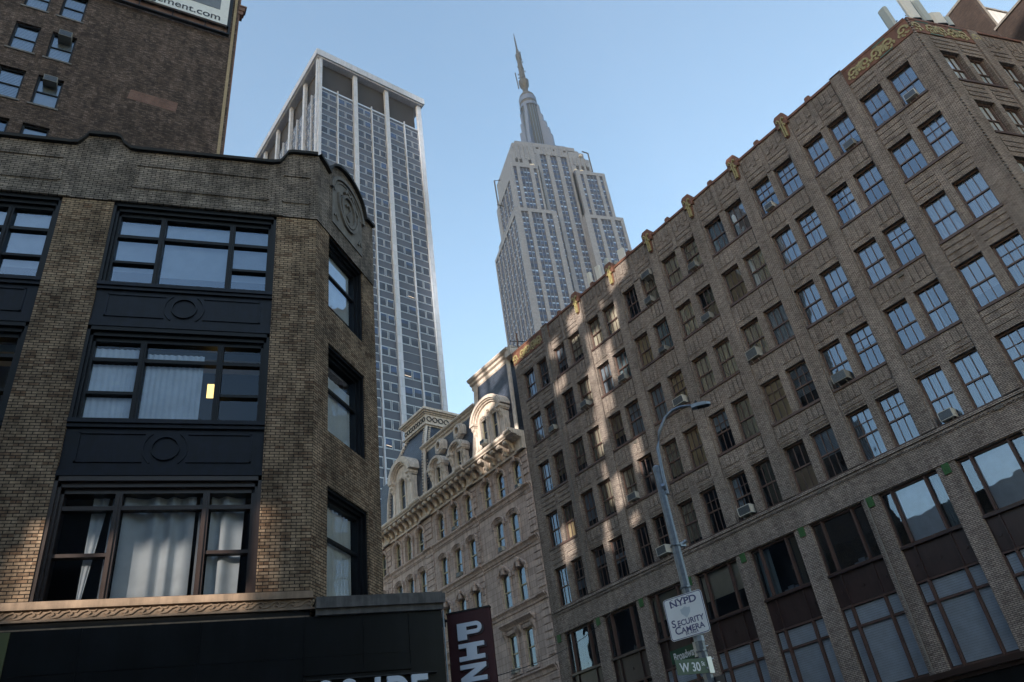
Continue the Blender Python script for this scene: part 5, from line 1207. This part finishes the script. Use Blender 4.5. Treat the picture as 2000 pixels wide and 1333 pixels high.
# ================================================================ tenements and added sun blockers behind the camera (outside the photograph)
WY = -25.0
SB = thing('sun_gobo_wall', 'added unseen wall whose holes shape the sun patches on the facades', 'gobo wall', (-160, WY, 0))  # added, unseen: its holes let the sun through as patches
def hole_for(s=None, z=0, P=None, w_=1, h=1):
    if P is None: P = CO+bB*s; P = (P.x, P.y, z)
    t = (P[1]-WY)/(-SUN.y); x = P[0]+SUN.x*t; zz = P[2]+SUN.z*t; return (x+160-w_/2, x+160+w_/2, zz-h/2, zz+h/2)
hs = []
for (s, z, w_, h) in ((21.4, 33.0, 1.3, .7), (25.9, 32.3, 1.1, .9), (24.7, 28.8, .6, 2.4), (25.5, 27.3, .9, .7), (23.6, 27.6, .4, 1.6), (25.1, 24.7, 1.3, .6), (25.8, 23.4, .7, 1.0), (21.6, 26.9, .5, 1.6),
                     (21.6, 23.2, .4, 1.8), (20.2, 20.6, 1.0, .6), (25.3, 19.2, .35, 1.2), (23.2, 20.7, .35, 1.0), (21.6, 15.7, .5, .9), (22.5, 30.2, .35, 1.0), (32.2, 33.3, 1.6, .5), (28.5, 31.5, .5, .6),
                     (35.8, 34.4, 1.4, 1.2), (37.7, 33.6, .5, 2.6), (38.5, 29.6, .8, 2.2), (34.6, 27.2, 1.6, .5), (37.2, 26.9, 1.4, .4), (36.4, 31.3, 2.6, .6)):
    hs.append(hole_for(s, z, None, w_*1.5+.45, h*1.35+.4))
rh = random.Random(14)
for k in range(26):
    sv = rh.uniform(12.5, 31); hs.append(hole_for(sv, rh.uniform(15, 33)-max(0, 18-sv)*.6, None, rh.choice((.4, .6, .9, 1.5)), rh.choice((.5, .9, 1.6, 2.3))))
for P, w_, h in (((-.02, 15.95, 7.5), .35, 1.7), ((-4.15, 15.95, 7.0), .35, .9), ((-2.2, 15.95, 6.6), 3.9, .4), ((-3.45, 16.35, 7.3), .5, 1.1), ((-.85, 16.35, 7.4), .7, 1.4), ((-2.1, 16.35, 7.25), 1.3, .9), ((.3, 15.95, 7.2), .5, 1.2)):
    hs.append(hole_for(P=P, w_=w_+.2, h=h+.2))
for y_ in (0, .06): w = MB(); w.wall(0, 133, 0, 83, hs, y_, .06 if y_ == 0 else .001); build(w, 'wall', M['grey_stucco'], SB)
SW = thing('brick_tenement', 'low grey tenement row across the side street behind the viewer', 'building', (0, -3.4, 0))
for (x0, x1, y0, h) in ((-60, -26, -6, 14), (-26, -14.5, -6, 13), (-14.5, 9, -16, 17)):
    q = MB(); q.box(x0, x1, y0, 0, 0, h); build(q, 'wall', M['grey_stucco'], SW); q = MB(); q.box(x0, x1, y0-.2, .3, h, h+.5); build(q, 'cornice', M['cast_stone'], SW)
    for k in range(int((x1-x0)/2.6)):
        for j in range(int(h/3.7)):
            q = MB(); q.box(x0+.8+k*2.6, x0+1.9+k*2.6, 0, .02, 1.2+j*3.7, 3.2+j*3.7); build(q, 'window', M['tower_glass'], SW)
BK = thing('sun_block_tower', 'added unseen tower block that keeps the sun off the beige building', 'building', (-78, -62, 0))  # added, unseen: there to block the sun from the beige building
q = MB(); q.box(0, 46, -20, 0, 0, 70); build(q, 'wall', M['grey_stucco'], BK)
for k in range(12):
    for j in range(9, 16): q = MB(); q.box(1.5+k*3.7, 3.2+k*3.7, 0, .03, 3+j*4, 5.2+j*4); build(q, 'window', M['tower_glass'], BK)
# added unseen cloud low in the south-west, behind the viewer: it shades the far towers
rr = random.Random(21); q = MB(); sh = Vector((-.7071, -.7071, 0)); uu = Vector((.7071, -.7071, 0))
def blob(q, c, r, n=10):
    for i in range(n):
        for k in range(2*n):
            P = []
            for (a, b) in ((i, k), (i, k+1), (i+1, k+1), (i+1, k)):
                t, f = math.pi*a/n, math.pi*b/n; P.append((c.x+r*math.sin(t)*math.cos(f), c.y+r*math.sin(t)*math.sin(f), c.z+r*math.cos(t)))
            q.poly(P)
for k in range(60):
    z = 200+rr.random()*560; u = -116+rr.uniform(-32, 32); blob(q, sh*(620+rr.uniform(-30, 30))+uu*u+Vector((0, 0, z)), rr.uniform(26, 34))
for k in range(16): blob(q, sh*620+uu*-116+Vector((0, 0, 190+k*40)), 62)
tag(build(q, 'blocker', M['stucco'], smooth=True), 'added unseen cloud low in the sky behind the viewer', 'blocker', kind='stuff')
# the air over the streets
m, nt, out = newmat('air_haze'); pv = N(nt, 'ShaderNodeVolumePrincipled'); pv.inputs['Color'].default_value = (.84, .89, 1.0, 1); pv.inputs['Density'].default_value = .00018; pv.inputs['Anisotropy'].default_value = .1
nt.links.new(pv.outputs[0], out.inputs['Volume'])
q = MB(); q.box(-330, 520, -180, 700, -1, 450); tag(build(q, 'haze', m), None, None, kind='stuff')
